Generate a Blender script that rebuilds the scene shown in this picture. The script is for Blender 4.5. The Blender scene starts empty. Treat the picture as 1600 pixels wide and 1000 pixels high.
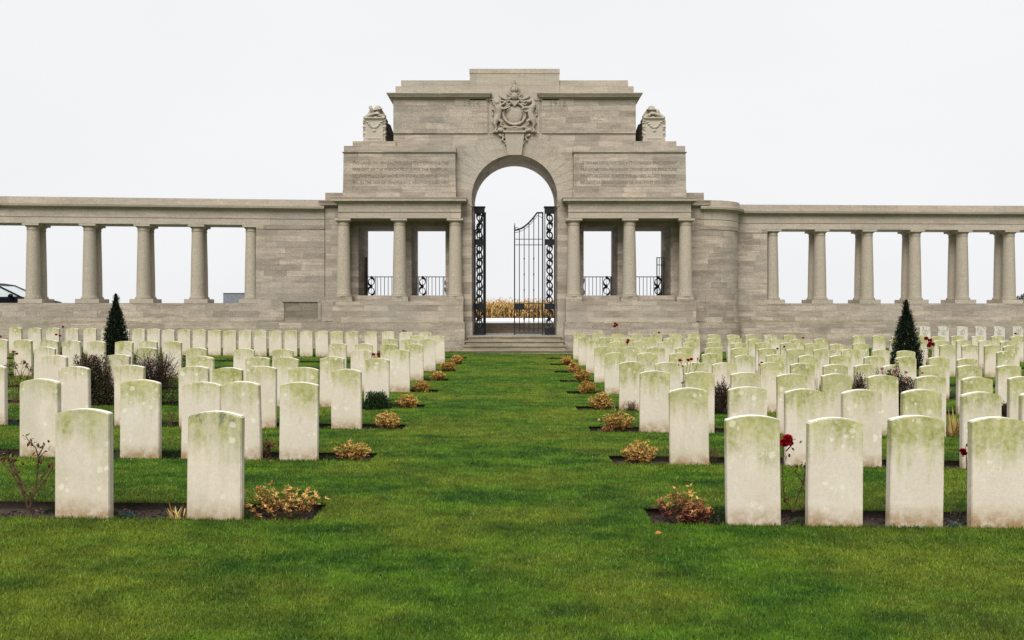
import bpy, bmesh, math, random
import numpy as np
from mathutils import Vector, Matrix, Euler
random.seed(7); RNG = np.random.default_rng(7)
R = math.radians
scene = bpy.context.scene
COL = scene.collection
F = 1500.0; EYE = 1.53; VX = 804.0; VY = 482.0
def X(px, D): return (px-VX)*D/F
def Z(py, D): return EYE+(VY-py)*D/F

# ------------------------------------------------------------------ tagging
def tag(o, label=None, cat=None, group=None, kind=None):
    if label: o['label'] = label
    if cat: o['category'] = cat
    if group: o['group'] = group
    if kind: o['kind'] = kind
    return o
def empty(name, loc=(0,0,0), rz=0.0, label=None, cat=None, group=None):
    o = bpy.data.objects.new(name, None); COL.objects.link(o)
    o.empty_display_size = .1; o.location = loc; o.rotation_euler = (0,0,rz)
    return tag(o, label, cat, group)
def copy_tree(o, parent=None):
    c = o.copy(); COL.objects.link(c)
    if parent is not None:
        c.parent = parent
    for ch in list(o.children): copy_tree(ch, c)
    return c

# ------------------------------------------------------------------ mesh builder
class MB:
    def __init__(s): s.v=[]; s.f=[]
    def add(s, vs, fs):
        n=len(s.v); s.v+= [tuple(v) for v in vs]; s.f+=[tuple(i+n for i in f) for f in fs]; return s
    def box(s,x0,x1,y0,y1,z0,z1):
        if x0>x1: x0,x1=x1,x0
        if y0>y1: y0,y1=y1,y0
        return s.add([(x0,y0,z0),(x1,y0,z0),(x1,y1,z0),(x0,y1,z0),(x0,y0,z1),(x1,y0,z1),(x1,y1,z1),(x0,y1,z1)],
            [(0,3,2,1),(4,5,6,7),(0,1,5,4),(1,2,6,5),(2,3,7,6),(3,0,4,7)])
    def frus(s,x0,x1,y0,y1,z0,z1,e0,e1):
        """box whose footprint is grown by e0 at the bottom and e1 at the top"""
        if x0>x1: x0,x1=x1,x0
        return s.add([(x0-e0,y0-e0,z0),(x1+e0,y0-e0,z0),(x1+e0,y1+e0,z0),(x0-e0,y1+e0,z0),
                      (x0-e1,y0-e1,z1),(x1+e1,y0-e1,z1),(x1+e1,y1+e1,z1),(x0-e1,y1+e1,z1)],
            [(0,3,2,1),(4,5,6,7),(0,1,5,4),(1,2,6,5),(2,3,7,6),(3,0,4,7)])
    def prism(s,poly,y0,y1):
        n=len(poly)
        vs=[(p[0],y0,p[1]) for p in poly]+[(p[0],y1,p[1]) for p in poly]
        fs=[tuple(range(n)),tuple(range(2*n-1,n-1,-1))]+[(i,(i+1)%n,(i+1)%n+n,i+n)[::-1] for i in range(n)]
        return s.add(vs,fs)
    def tube(s,pts,r,n=6,closed=False):
        pts=[Vector(p) for p in pts]; m=len(pts)
        rs = r if isinstance(r,(list,tuple)) else [r]*m
        base=len(s.v); ref=None
        for i,p in enumerate(pts):
            a=pts[(i-1)%m] if (closed or i>0) else pts[i]; b=pts[(i+1)%m] if (closed or i<m-1) else pts[i]
            t=(b-a).normalized()
            if ref is None:
                ref = t.orthogonal().normalized()
            ref=(ref-t*ref.dot(t))
            ref = ref.normalized() if ref.length>1e-6 else t.orthogonal().normalized()
            bi=t.cross(ref)
            for k in range(n):
                an=2*math.pi*k/n
                s.v.append(tuple(p+(ref*math.cos(an)+bi*math.sin(an))*rs[i]))
        for i in range(m if closed else m-1):
            j=(i+1)%m
            for k in range(n):
                s.f.append((base+i*n+k, base+i*n+(k+1)%n, base+j*n+(k+1)%n, base+j*n+k))
        if not closed:
            s.f.append(tuple(base+k for k in range(n))[::-1]); s.f.append(tuple(base+(m-1)*n+k for k in range(n)))
        return s
    def lathe(s,prof,c=(0,0,0),n=28):
        base=len(s.v); m=len(prof)
        for (r,z) in prof:
            for k in range(n):
                a=2*math.pi*k/n; s.v.append((c[0]+r*math.cos(a),c[1]+r*math.sin(a),c[2]+z))
        for i in range(m-1):
            for k in range(n):
                s.f.append((base+i*n+k, base+i*n+(k+1)%n, base+(i+1)*n+(k+1)%n, base+(i+1)*n+k))
        s.f.append(tuple(base+k for k in range(n))[::-1]); s.f.append(tuple(base+(m-1)*n+k for k in range(n)))
        return s
    def ell(s,c,r,rot=None,nu=12,nv=8):
        if not isinstance(r,(tuple,list)): r=(r,r,r)
        base=len(s.v); M = rot.to_matrix() if rot else Matrix.Identity(3)
        c=Vector(c)
        s.v.append(tuple(c+M@Vector((0,0,r[2]))))
        for i in range(1,nv):
            th=math.pi*i/nv
            for k in range(nu):
                ph=2*math.pi*k/nu
                s.v.append(tuple(c+M@Vector((r[0]*math.sin(th)*math.cos(ph),r[1]*math.sin(th)*math.sin(ph),r[2]*math.cos(th)))))
        s.v.append(tuple(c+M@Vector((0,0,-r[2]))))
        for k in range(nu): s.f.append((base,base+1+k,base+1+(k+1)%nu))
        for i in range(nv-2):
            for k in range(nu):
                a=base+1+i*nu; s.f.append((a+k,a+nu+k,a+nu+(k+1)%nu,a+(k+1)%nu))
        l=base+1+(nv-2)*nu; e=base+1+(nv-1)*nu
        for k in range(nu): s.f.append((e,l+(k+1)%nu,l+k))
        return s
    def sweep(s,path,prof,zoff=0.0):
        """closed profile [(offset,z)], offset positive to the viewer's side (right of travel when going -x)"""
        m=len(path); n=len(prof); base=len(s.v)
        P=[Vector((p[0],p[1])) for p in path]
        for i in range(m):
            d1=(P[i]-P[i-1]).normalized() if i>0 else None
            d2=(P[i+1]-P[i]).normalized() if i<m-1 else None
            if d1 is None: d1=d2
            if d2 is None: d2=d1
            n1=Vector((d1.y,-d1.x)); n2=Vector((d2.y,-d2.x))
            nn=(n1+n2); nn=nn/ max(nn.length_squared/2, .3)
            for (o,z) in prof:
                q=P[i]+nn*o; s.v.append((q.x,q.y,z+zoff))
        for i in range(m-1):
            for k in range(n):
                a=base+i*n; s.f.append((a+k,a+(k+1)%n,a+n+(k+1)%n,a+n+k))
        s.f.append(tuple(base+k for k in range(n))[::-1]); s.f.append(tuple(base+(m-1)*n+k for k in range(n)))
        return s
    def mesh(s,name,smooth=False):
        me=bpy.data.meshes.new(name); me.from_pydata(s.v,[],s.f); me.validate(verbose=False)
        bm=bmesh.new(); bm.from_mesh(me); bmesh.ops.recalc_face_normals(bm,faces=bm.faces); bm.to_mesh(me); bm.free()
        if smooth: me.polygons.foreach_set('use_smooth',[True]*len(me.polygons))
        return me
    def build(s,name,mat,parent=None,smooth=False,bevel=0,remesh=0,smoothit=0,loc=(0,0,0),auto=None):
        me=s.mesh(name,smooth); me.materials.append(mat)
        o=bpy.data.objects.new(name,me); COL.objects.link(o); o.location=loc
        if parent is not None: o.parent=parent
        if bevel:
            b=o.modifiers.new('bevel','BEVEL'); b.width=bevel; b.segments=2; b.limit_method='ANGLE'; b.angle_limit=R(40)
        if remesh:
            r=o.modifiers.new('remesh','REMESH'); r.mode='VOXEL'; r.voxel_size=remesh; r.use_smooth_shade=True
            if smoothit:
                sm=o.modifiers.new('smooth','SMOOTH'); sm.iterations=smoothit; sm.factor=.5
        if auto:
            try: me.set_sharp_from_angle(angle=R(auto))
            except Exception: pass
        return o

def np_mesh(name, V, Fq, mat, parent=None, rnd=None, smooth=False):
    """fast mesh from numpy arrays, faces all of one size"""
    me=bpy.data.meshes.new(name); nf,k=Fq.shape
    me.vertices.add(len(V)); me.vertices.foreach_set('co',V.astype(np.float32).ravel())
    me.loops.add(nf*k); me.loops.foreach_set('vertex_index',Fq.astype(np.int32).ravel())
    me.polygons.add(nf); me.polygons.foreach_set('loop_start',(np.arange(nf)*k).astype(np.int32))
    me.update(calc_edges=True)
    if rnd is not None:
        a=me.attributes.new('rnd','FLOAT','FACE'); a.data.foreach_set('value',rnd.astype(np.float32))
    if smooth: me.polygons.foreach_set('use_smooth',np.ones(nf,dtype=bool))
    me.materials.append(mat)
    o=bpy.data.objects.new(name,me); COL.objects.link(o)
    if parent is not None: o.parent=parent
    return o

# ------------------------------------------------------------------ node helpers
def newmat(name):
    m=bpy.data.materials.new(name); m.use_nodes=True; nt=m.node_tree; nt.nodes.clear()
    out=nt.nodes.new('ShaderNodeOutputMaterial'); b=nt.nodes.new('ShaderNodeBsdfPrincipled')
    nt.links.new(b.outputs[0],out.inputs[0]); return m,nt,b
class N:
    def __init__(s,nt): s.nt=nt
    def n(s,t,**kw):
        x=s.nt.nodes.new(t)
        for k,v in kw.items(): setattr(x,k,v)
        return x
    def l(s,a,b): s.nt.links.new(a,b)
    def setin(s,sock,v):
        if hasattr(v,'is_output') or isinstance(v,bpy.types.NodeSocket): s.l(v,sock)
        else: sock.default_value=v
    def math(s,op,a,b=0.0,clamp=False):
        x=s.n('ShaderNodeMath',operation=op); x.use_clamp=clamp; s.setin(x.inputs[0],a); s.setin(x.inputs[1],b); return x.outputs[0]
    def mix(s,f,a,b,mode='MIX'):
        x=s.n('ShaderNodeMix',data_type='RGBA',blend_type=mode); s.setin(x.inputs[0],f)
        s.setin(x.inputs[6],a if not isinstance(a,tuple) else (*a,1)); s.setin(x.inputs[7],b if not isinstance(b,tuple) else (*b,1)); return x.outputs[2]
    def ramp(s,v,a,b,c=0.0,d=1.0):
        x=s.n('ShaderNodeMapRange'); s.setin(x.inputs[0],v); x.inputs[1].default_value=a; x.inputs[2].default_value=b
        x.inputs[3].default_value=c; x.inputs[4].default_value=d; return x.outputs[0]
    def noise(s,vec,scale,detail=4,rough=.55,w=None):
        x=s.n('ShaderNodeTexNoise'); 
        if w is not None: x.noise_dimensions='4D'; s.setin(x.inputs['W'],w)
        s.l(vec,x.inputs['Vector']); x.inputs['Scale'].default_value=scale; x.inputs['Detail'].default_value=detail; x.inputs['Roughness'].default_value=rough
        return x.outputs[0]
    def mapv(s,vec,scale=(1,1,1),loc=(0,0,0)):
        x=s.n('ShaderNodeMapping'); s.l(vec,x.inputs[0]); x.inputs['Scale'].default_value=scale; x.inputs['Location'].default_value=loc; return x.outputs[0]
    def bump(s,h,strength=.3,dist=.01,prev=None):
        x=s.n('ShaderNodeBump'); s.l(h,x.inputs['Height']); x.inputs['Strength'].default_value=strength; x.inputs['Distance'].default_value=dist
        if prev is not None: s.l(prev,x.inputs['Normal'])
        return x.outputs[0]

def mat_simple(name,col,rough=.8,var=.15,scale=8,metal=0.0,spec=.3,bump=0.0):
    m,nt,b=newmat(name); k=N(nt); g=k.n('ShaderNodeTexCoord').outputs['Object']
    nz=k.noise(g,scale)
    c=k.mix(k.ramp(nz,.35,.65),tuple(x*(1-var) for x in col),tuple(min(1,x*(1+var)) for x in col))
    k.l(c,b.inputs['Base Color']); b.inputs['Roughness'].default_value=rough; b.inputs['Metallic'].default_value=metal
    b.inputs['Specular IOR Level'].default_value=spec
    if bump: k.l(k.bump(nz,bump,.01),b.inputs['Normal'])
    return m
def mat_leaf(name,cols,rough=.55,trans=.25):
    """leaf colour picked per leaf between the given colours"""
    m,nt,b=newmat(name); k=N(nt)
    a=k.n('ShaderNodeAttribute'); a.attribute_name='rnd'
    r=k.n('ShaderNodeValToRGB'); k.l(a.outputs['Fac'],r.inputs[0]); cr=r.color_ramp; cr.interpolation='LINEAR'
    while len(cr.elements)<len(cols): cr.elements.new(.5)
    for i,c in enumerate(cols):
        cr.elements[i].position=i/max(1,len(cols)-1); cr.elements[i].color=(*c,1)
    k.l(r.outputs[0],b.inputs['Base Color']); b.inputs['Roughness'].default_value=rough
    b.inputs['Specular IOR Level'].default_value=.25
    t=k.n('ShaderNodeBsdfTranslucent'); k.l(r.outputs[0],t.inputs[0]); ms=k.n('ShaderNodeMixShader'); ms.inputs[0].default_value=trans
    out=[x for x in nt.nodes if x.type=='OUTPUT_MATERIAL'][0]
    k.l(b.outputs[0],ms.inputs[1]); k.l(t.outputs[0],ms.inputs[2]); k.l(ms.outputs[0],out.inputs[0])
    return m
def mat_ashlar(name,base=(.335,.286,.235),course=.205,length=.85,contrast=.25,joints=.55,moss=.8,bed=1.0):
    m,nt,b=newmat(name); k=N(nt); pos=k.n('ShaderNodeNewGeometry'); P=pos.outputs['Position']
    sp=k.n('ShaderNodeSeparateXYZ'); k.l(P,sp.inputs[0]); x,y,z=sp.outputs
    row=k.math('FLOOR',k.math('DIVIDE',z,course))
    wn=k.n('ShaderNodeTexWhiteNoise',noise_dimensions='1D'); k.l(row,wn.inputs['W'])
    u=k.math('ADD',k.math('ADD',x,k.math('MULTIPLY',y,.9)),k.math('MULTIPLY',wn.outputs['Value'],1.7))
    cv=k.n('ShaderNodeCombineXYZ'); k.l(u,cv.inputs[0]); k.l(z,cv.inputs[1])
    br=k.n('ShaderNodeTexBrick'); k.l(cv.outputs[0],br.inputs['Vector']); br.inputs['Scale'].default_value=1
    br.inputs['Brick Width'].default_value=length; br.inputs['Row Height'].default_value=course
    br.inputs['Mortar Size'].default_value=.0045; br.inputs['Mortar Smooth'].default_value=.6; br.offset=0; br.squash=1
    hi=tuple(c*(1+contrast) for c in base); lo=tuple(c*(1-contrast) for c in base)
    br.inputs['Color1'].default_value=(*lo,1); br.inputs['Color2'].default_value=(*hi,1)
    br.inputs['Mortar'].default_value=(*[c*(1-joints) for c in base],1)
    # weathering: long horizontal beds, broad patches, pale lichen, dark pits
    beds=k.noise(k.mapv(P,(1.3,1.3,6.5)),1.3,6,.65)
    c=k.mix(.62*bed,br.outputs['Color'],k.mix(k.ramp(beds,.36,.64),(.70,.69,.68),(1.28,1.28,1.27)),'MULTIPLY')
    dk=k.noise(k.mapv(P,(.8,.8,5),(3,1,7)),1.0,7,.7)
    c=k.mix(k.ramp(dk,.50,.66,0,.5*bed),c,tuple(v*.50 for v in base))
    pt=k.noise(P,.55,5,.6)
    c=k.mix(k.ramp(pt,.44,.62,0,.42),c,(base[0]*.86,base[1]*.93,base[2]*1.0))
    dr=k.noise(k.mapv(P,(5,5,.5)),1.6,5,.65)
    c=k.mix(k.ramp(dr,.55,.75,0,.35),c,tuple(v*.6 for v in base))
    fn=k.noise(P,38,5,.7)
    c=k.mix(.7,c,k.mix(k.ramp(fn,.36,.64),(.58,.58,.58),(1.45,1.44,1.40)),'MULTIPLY')
    sp2=k.noise(P,7,6,.75)
    c=k.mix(k.ramp(sp2,.64,.7,0,.6),c,(base[0]*1.75,base[1]*1.8,base[2]*1.85))
    nz=k.n('ShaderNodeSeparateXYZ'); k.l(pos.outputs['Normal'],nz.inputs[0])
    up=k.math('MULTIPLY',k.ramp(nz.outputs[2],.2,.8),k.ramp(k.noise(P,3,4,.7),.3,.55,.4,1),True)
    c=k.mix(k.math('MULTIPLY',up,moss),c,(.12,.115,.055))
    k.l(c,b.inputs['Base Color']); b.inputs['Roughness'].default_value=.92; b.inputs['Specular IOR Level'].default_value=.15
    bb=k.bump(br.outputs['Fac'],-.5,.01); bb=k.bump(beds,.3*bed,.03,bb); bb=k.bump(fn,.4,.006,bb); k.l(bb,b.inputs['Normal'])
    return m
def mat_headstone(name,base=(.585,.54,.465),alg=1.0,stain=1.0):
    m,nt,b=newmat(name); k=N(nt); P=k.n('ShaderNodeTexCoord').outputs['Object']
    oi=k.n('ShaderNodeObjectInfo'); rv=oi.outputs['Random']; W=k.math('MULTIPLY',rv,60)
    sp=k.n('ShaderNodeSeparateXYZ'); k.l(P,sp.inputs[0]); z=sp.outputs[2]
    sc_=k.n('ShaderNodeSeparateColor'); k.l(oi.outputs['Color'],sc_.inputs[0]); r2=sc_.outputs[1]; mould=sc_.outputs[0]
    g=k.noise(P,3.2,5,.6,W)
    c=k.mix(k.ramp(g,.35,.7),base,(base[0]*.9,base[1]*.87,base[2]*.84))
    c=k.mix(k.math('MULTIPLY',rv,.5),c,(base[0]*1.06,base[1]*1.0,base[2]*.95))
    # algae runs down from the top, in streaks of their own length
    st=k.noise(k.mapv(P,(1,1,.14)),11,5,.7,W)
    pa=k.noise(P,4.5,5,.65,k.math('ADD',W,7.0))
    lvl=k.math('SUBTRACT',z,k.math('MULTIPLY',st,.85)); lvl=k.math('SUBTRACT',lvl,k.math('MULTIPLY',pa,.3)); lvl=k.math('ADD',lvl,k.math('ADD',k.math('MULTIPLY',r2,.26),.07))
    ng=k.n('ShaderNodeNewGeometry'); ns=k.n('ShaderNodeSeparateXYZ'); k.l(ng.outputs['Normal'],ns.inputs[0]); notup=k.ramp(ns.outputs[2],.35,.7,1,.05)  # algae kept off upward faces, part of the painted sky-lit top rim
    a=k.math('MULTIPLY',k.math('MULTIPLY',k.ramp(lvl,.10,.36,0,1),k.ramp(k.noise(P,26,4,.7,W),.3,.6,.35,1),True),notup)
    ac=k.mix(k.ramp(pa,.35,.65),(.23,.25,.055),(.41,.40,.155))
    c=k.mix(k.math('MULTIPLY',a,alg),c,ac)
    # some stones are greyer and more weathered than others
    c=k.mix(k.math('MULTIPLY',k.ramp(rv,.45,1.0,0,.45),k.ramp(k.noise(k.mapv(P,(1,1,.4)),5,5,.7,k.math('ADD',W,11.)),.4,.62),True),c,(.33,.33,.24))
    # dark mould specks inside the algae
    mo=k.noise(k.mapv(P,(1,1,.5)),17,6,.75,k.math('ADD',W,3.0))
    c=k.mix(k.math('MULTIPLY',k.math('MULTIPLY',k.ramp(mo,.50,.60,0,.8),k.ramp(z,.55,.70)),mould,True),c,(.13,.14,.08))
    # pale round lichens
    vo=k.n('ShaderNodeTexVoronoi',voronoi_dimensions='4D'); k.l(P,vo.inputs['Vector']); k.l(W,vo.inputs['W']); vo.inputs['Scale'].default_value=15
    sz=k.n('ShaderNodeSeparateColor'); k.l(vo.outputs['Color'],sz.inputs[0])
    dist=k.math('ADD',vo.outputs['Distance'],k.math('MULTIPLY',k.math('SUBTRACT',k.noise(P,30,5,.75),.5),.9))
    li=k.ramp(k.math('SUBTRACT',dist,k.math('MULTIPLY',sz.outputs[0],.38)),-.02,.10,1,0)
    c=k.mix(k.math('MULTIPLY',li,k.ramp(k.noise(P,2.6,2,.5,k.math('ADD',W,5.)),.44,.55,0,.55),True),c,(.72,.69,.58))
    # soil splash at the foot
    so=k.math('SUBTRACT',z,k.math('MULTIPLY',pa,.16))
    c=k.mix(k.math('MULTIPLY',k.math('MULTIPLY',k.ramp(so,-.06,.075,1,0),k.ramp(k.noise(P,12,5,.7,W)  ,.38,.58,.25,1)),stain,True),c,(.30,.20,.10))
    gr=k.noise(P,150,3,.7)
    c=k.mix(.9,c,k.mix(k.ramp(gr,.36,.64),(.88,.87,.86),(1.10,1.10,1.10)),'MULTIPLY')
    g3=k.noise(P,34,5,.75,W); c=k.mix(.6,c,k.mix(k.ramp(g3,.36,.64),(.90,.89,.87),(1.08,1.08,1.07)),'MULTIPLY')
    dd=k.noise(P,55,2,.5,W); c=k.mix(k.ramp(dd,.72,.76,0,.5),c,(.25,.22,.16))
    c=k.mix(k.ramp(ns.outputs[2],.5,.85,0,.8),c,(.80,.78,.72))  # sky light on the top edge painted in: upward faces mixed to near white
    k.l(c,b.inputs['Base Color']); b.inputs['Roughness'].default_value=.85; b.inputs['Specular IOR Level'].default_value=.2
    bb=k.bump(gr,.35,.002); bb=k.bump(k.noise(P,20,5,.7,W),.35,.006,bb); k.l(bb,b.inputs['Normal'])
    return m
def mat_grass(name,blade):
    m,nt,b=newmat(name); k=N(nt); P=k.n('ShaderNodeNewGeometry').outputs['Position']
    big=k.noise(P,.55,4,.6); mid=k.noise(k.mapv(P,(1,1.5,1)),1.7,5,.65); sm=k.noise(P,9,4,.7)
    c=k.mix(k.ramp(mid,.40,.60),(.020,.072,.004),(.085,.172,.009))
    c=k.mix(k.ramp(big,.45,.58,0,.85),c,(.135,.172,.015))
    c=k.mix(k.ramp(k.noise(k.mapv(P,(.7,1.6,1),(5,2,0)),1.0,3,.6),.52,.68,0,.6),c,(.012,.048,.006))
    c=k.mix(k.ramp(sm,.4,.7,0,.5),c,(.085,.165,.016))
    cl=k.noise(P,3.6,5,.7); c=k.mix(.8,c,k.mix(k.ramp(cl,.36,.64),(.62,.66,.6),(1.32,1.32,1.30)),'MULTIPLY')
    if blade:
        a=k.n('ShaderNodeAttribute'); a.attribute_name='rnd'
        c=k.mix(.85,c,k.mix(a.outputs['Fac'],(.38,.42,.35),(2.0,1.8,1.9)),'MULTIPLY')
        c=k.mix(k.ramp(a.outputs['Fac'],.955,.99,0,.7),c,(.23,.20,.07))
        b.inputs['Roughness'].default_value=.5; b.inputs['Specular IOR Level'].default_value=.3
        t=k.n('ShaderNodeBsdfTranslucent'); k.l(c,t.inputs[0]); ms=k.n('ShaderNodeMixShader'); ms.inputs[0].default_value=.25
        out=[x for x in nt.nodes if x.type=='OUTPUT_MATERIAL'][0]
        k.l(b.outputs[0],ms.inputs[1]); k.l(t.outputs[0],ms.inputs[2]); k.l(ms.outputs[0],out.inputs[0])
    else:
        f=k.noise(k.mapv(P,(1,1,1)),60,4,.8)
        c=k.mix(.8,c,k.mix(k.ramp(f,.3,.7),(.35,.4,.35),(1.4,1.4,1.3)),'MULTIPLY')
        b.inputs['Roughness'].default_value=.9; b.inputs['Specular IOR Level'].default_value=.1
        k.l(k.bump(f,.8,.03),b.inputs['Normal'])
    k.l(c,b.inputs['Base Color']); return m
def mat_soil():
    m,nt,b=newmat('soil_earth'); k=N(nt); P=k.n('ShaderNodeNewGeometry').outputs['Position']
    n1=k.noise(P,14,6,.75); n2=k.noise(P,60,4,.7)
    c=k.mix(k.ramp(n1,.35,.65),(.022,.013,.008),(.075,.048,.030)); c=k.mix(k.ramp(n2,.62,.72,0,.7),c,(.17,.12,.085))
    k.l(c,b.inputs['Base Color']); b.inputs['Roughness'].default_value=.95
    k.l(k.bump(n1,1,.05,k.bump(n2,.8,.01)),b.inputs['Normal']); return m

STONE=mat_ashlar('weathered_ashlar')
STONE_P=mat_ashlar('weathered_plain_stone',base=(.372,.322,.266),course=.62,length=1.9,contrast=.11,joints=.45,bed=.55)
STONE_COL=mat_ashlar('column_stone',base=(.375,.325,.26),course=9,length=40,contrast=.05,joints=0,bed=.15)
STONE_CARVE=mat_ashlar('carved_stone',base=(.36,.315,.258),course=9,length=40,contrast=.05,joints=0,bed=.15,moss=.25)
STONE_STAT=mat_ashlar('statue_stone',base=(.41,.365,.30),course=9,length=40,contrast=.05,joints=0,bed=.15,moss=.15)
LETTER=mat_simple('incised_letter_shadow_stone',(.238,.198,.155),.95,.3,5)
STEP=mat_ashlar('step_stone',base=(.27,.235,.175),course=5,length=1.3,contrast=.15,joints=.5,moss=.35)
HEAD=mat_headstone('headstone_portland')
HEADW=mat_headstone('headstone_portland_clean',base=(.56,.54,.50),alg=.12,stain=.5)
IRON=mat_simple('black_wrought_iron',(.006,.007,.010),.5,.3,30,0,.3)
GRASS=mat_grass('mown_lawn',False); BLADE=mat_grass('grass_blades',True); SOIL=mat_soil()

# ------------------------------------------------------------------ ground shape
_kD=[-20,6.8,9.5,12.3,15,20,23,29,33,60]; _kC=[0,0,-.015,-.05,-.06,-.05,-.03,.012,.02,.02]
_sD=[-20,6.8,9.5,18,29,60]; _sR=[.009,.010,.015,.014,.006,.003]
def gz(x,y):
    c=np.interp(y,_kD,_kC); sr=np.interp(y,_sD,_sR)
    return c-np.where(np.asarray(x)<1.6,.011,sr)*(np.asarray(x)-1.6)
def g1(x,y): return float(gz(x,y))
DK=[6.78+2.74*k for k in range(9)]
BEDX0,BEDX1=-1.435,.98
BEDD=.55
def inbed(x,y):
    r=np.zeros(np.shape(x),bool)
    for d in DK: r|=((y>d-.02)&(y<d+BEDD))
    return r&((x<BEDX0)|(x>BEDX1))

# ------------------------------------------------------------------ setting
def grid_obj(name,xs,ys,zf,mat,skip=None,drop=None):
    V=[];Fc=[];nx=len(xs)
    for y in ys:
        for x in xs: V.append((x,y,float(zf(x,y))))
    n0=len(V); has={}
    for j in range(len(ys)-1):
        for i in range(nx-1):
            cx=(xs[i]+xs[i+1])/2; cy=(ys[j]+ys[j+1])/2
            if skip is not None and skip(cx,cy): continue
            has[(i,j)]=1; a=j*nx+i; Fc.append((a,a+1,a+nx+1,a+nx))
    nt_=len(Fc)
    if drop:
        def side(a,b):
            n=len(V); V.append((V[a][0],V[a][1],V[a][2]-drop)); V.append((V[b][0],V[b][1],V[b][2]-drop)); Fc.append((a,b,n+1,n))
        for (i,j) in list(has):
            a=j*nx+i
            if (i-1,j) not in has and i>0: side(a+nx,a)
            if (i+1,j) not in has and i<nx-2: side(a+1,a+nx+1)
            if (i,j-1) not in has and j>0: side(a,a+1)
            if (i,j+1) not in has and j<len(ys)-2: side(a+nx+1,a+nx)
    o=np_mesh(name,np.array(V),np.array(Fc),mat)
    if drop:
        o.data.materials.append(SOIL); mi=np.zeros(len(Fc),np.int32); mi[nt_:]=1; o.data.polygons.foreach_set('material_index',mi)
    return o
xs=sorted(set([round(v,3) for v in np.arange(-24,24.1,.75)]+[BEDX0,BEDX1]))
xs=[x for x in xs if not (0<abs(x-BEDX0)<.2 or 0<abs(x-BEDX1)<.2)]
ys=[-14,-8,-4,0,2,4,5.4]
for d in DK: ys+=[d-.02,d+BEDD,d+BEDD+1.1]
ys+=[31.5,33,35,37.0]
lawn=grid_obj('lawn',xs,sorted(set(ys)),gz,GRASS,skip=lambda x,y:bool(inbed(np.array(x),np.array(y))),drop=.07)
tag(lawn,kind='structure')
soil=grid_obj('soil_beds',xs,sorted(set(ys)),lambda x,y:g1(x,y)-.055,SOIL); tag(soil,kind='structure')
ROADZ=.95; FLOORZ=.575
roadm,nt,b=newmat('pale_concrete'); k=N(nt); P=k.n('ShaderNodeNewGeometry').outputs['Position']
c=k.mix(k.ramp(k.noise(P,3,5,.7),.35,.65),(.68,.68,.69),(.78,.78,.78)); k.l(c,b.inputs['Base Color']); b.inputs['Roughness'].default_value=.6
wetm,nt,b=newmat('wet_paving'); k=N(nt); P=k.n('ShaderNodeNewGeometry').outputs['Position']
c=k.mix(k.ramp(k.noise(P,2,5,.7),.35,.65),(.52,.50,.47),(.66,.64,.60)); k.l(c,b.inputs['Base Color']); b.inputs['Roughness'].default_value=.12; b.inputs['Specular IOR Level'].default_value=.9
fieldm=mat_simple('stubble_field',(.16,.13,.07),.95,.3,.4)
tag(MB().box(-1600,1600,58.2,3000,.2,ROADZ-.01).build('field',fieldm),kind='structure')
tag(MB().box(-300,300,38.5,58.2,.0,ROADZ).build('road',roadm),kind='structure')
# low ground outside the cemetery (behind and beside the camera), one sheet
tag(MB().box(-1600,1600,-1600,58,-.9,-.45).build('ground',mat_simple('rough_ground',(.13,.115,.08),.95,.2,.3)),kind='structure')

# ------------------------------------------------------------------ grass blades (uncountable)
def grass_blades():
    parts=[]
    bands=[(4.1,5.5,9500),(5.5,7,7000),(7,9,4600),(9,12,2800),(12,16,1500),(16,22,800),(22,33,350)]
    for (a,c,den) in bands:
        n=int(den*(c*c-a*a)/2*1.5); 
        y=np.sqrt(RNG.uniform(a*a,c*c,n)); x=RNG.uniform(-.75,.75,n)*y
        keep=~inbed(x,y); x=x[keep]; y=y[keep]; s=np.full(len(x),(a+c)/2); parts.append((x,y,s))
    x=np.concatenate([p[0] for p in parts]); y=np.concatenate([p[1] for p in parts]); s=np.concatenate([p[2] for p in parts])
    n=len(x); z=gz(x,y)
    h=RNG.uniform(.009,.021,n)*(1+.012*s); w=(.0012+.00036*s)*RNG.uniform(.7,1.3,n)
    a=RNG.uniform(0,2*np.pi,n); lean=RNG.uniform(.1,1.0,n)*h; la=RNG.uniform(0,2*np.pi,n)
    dx=np.cos(a)*w; dy=np.sin(a)*w
    A=np.stack([x-dx,y-dy,z-.003],1); B=np.stack([x+dx,y+dy,z-.003],1); T=np.stack([x+np.cos(la)*lean,y+np.sin(la)*lean,z+h],1)
    V=np.stack([A,B,T],1).reshape(-1,3); Fc=np.arange(n*3).reshape(-1,3)
    return np_mesh('grass',V,Fc,BLADE,rnd=RNG.uniform(0,1,n))
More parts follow.
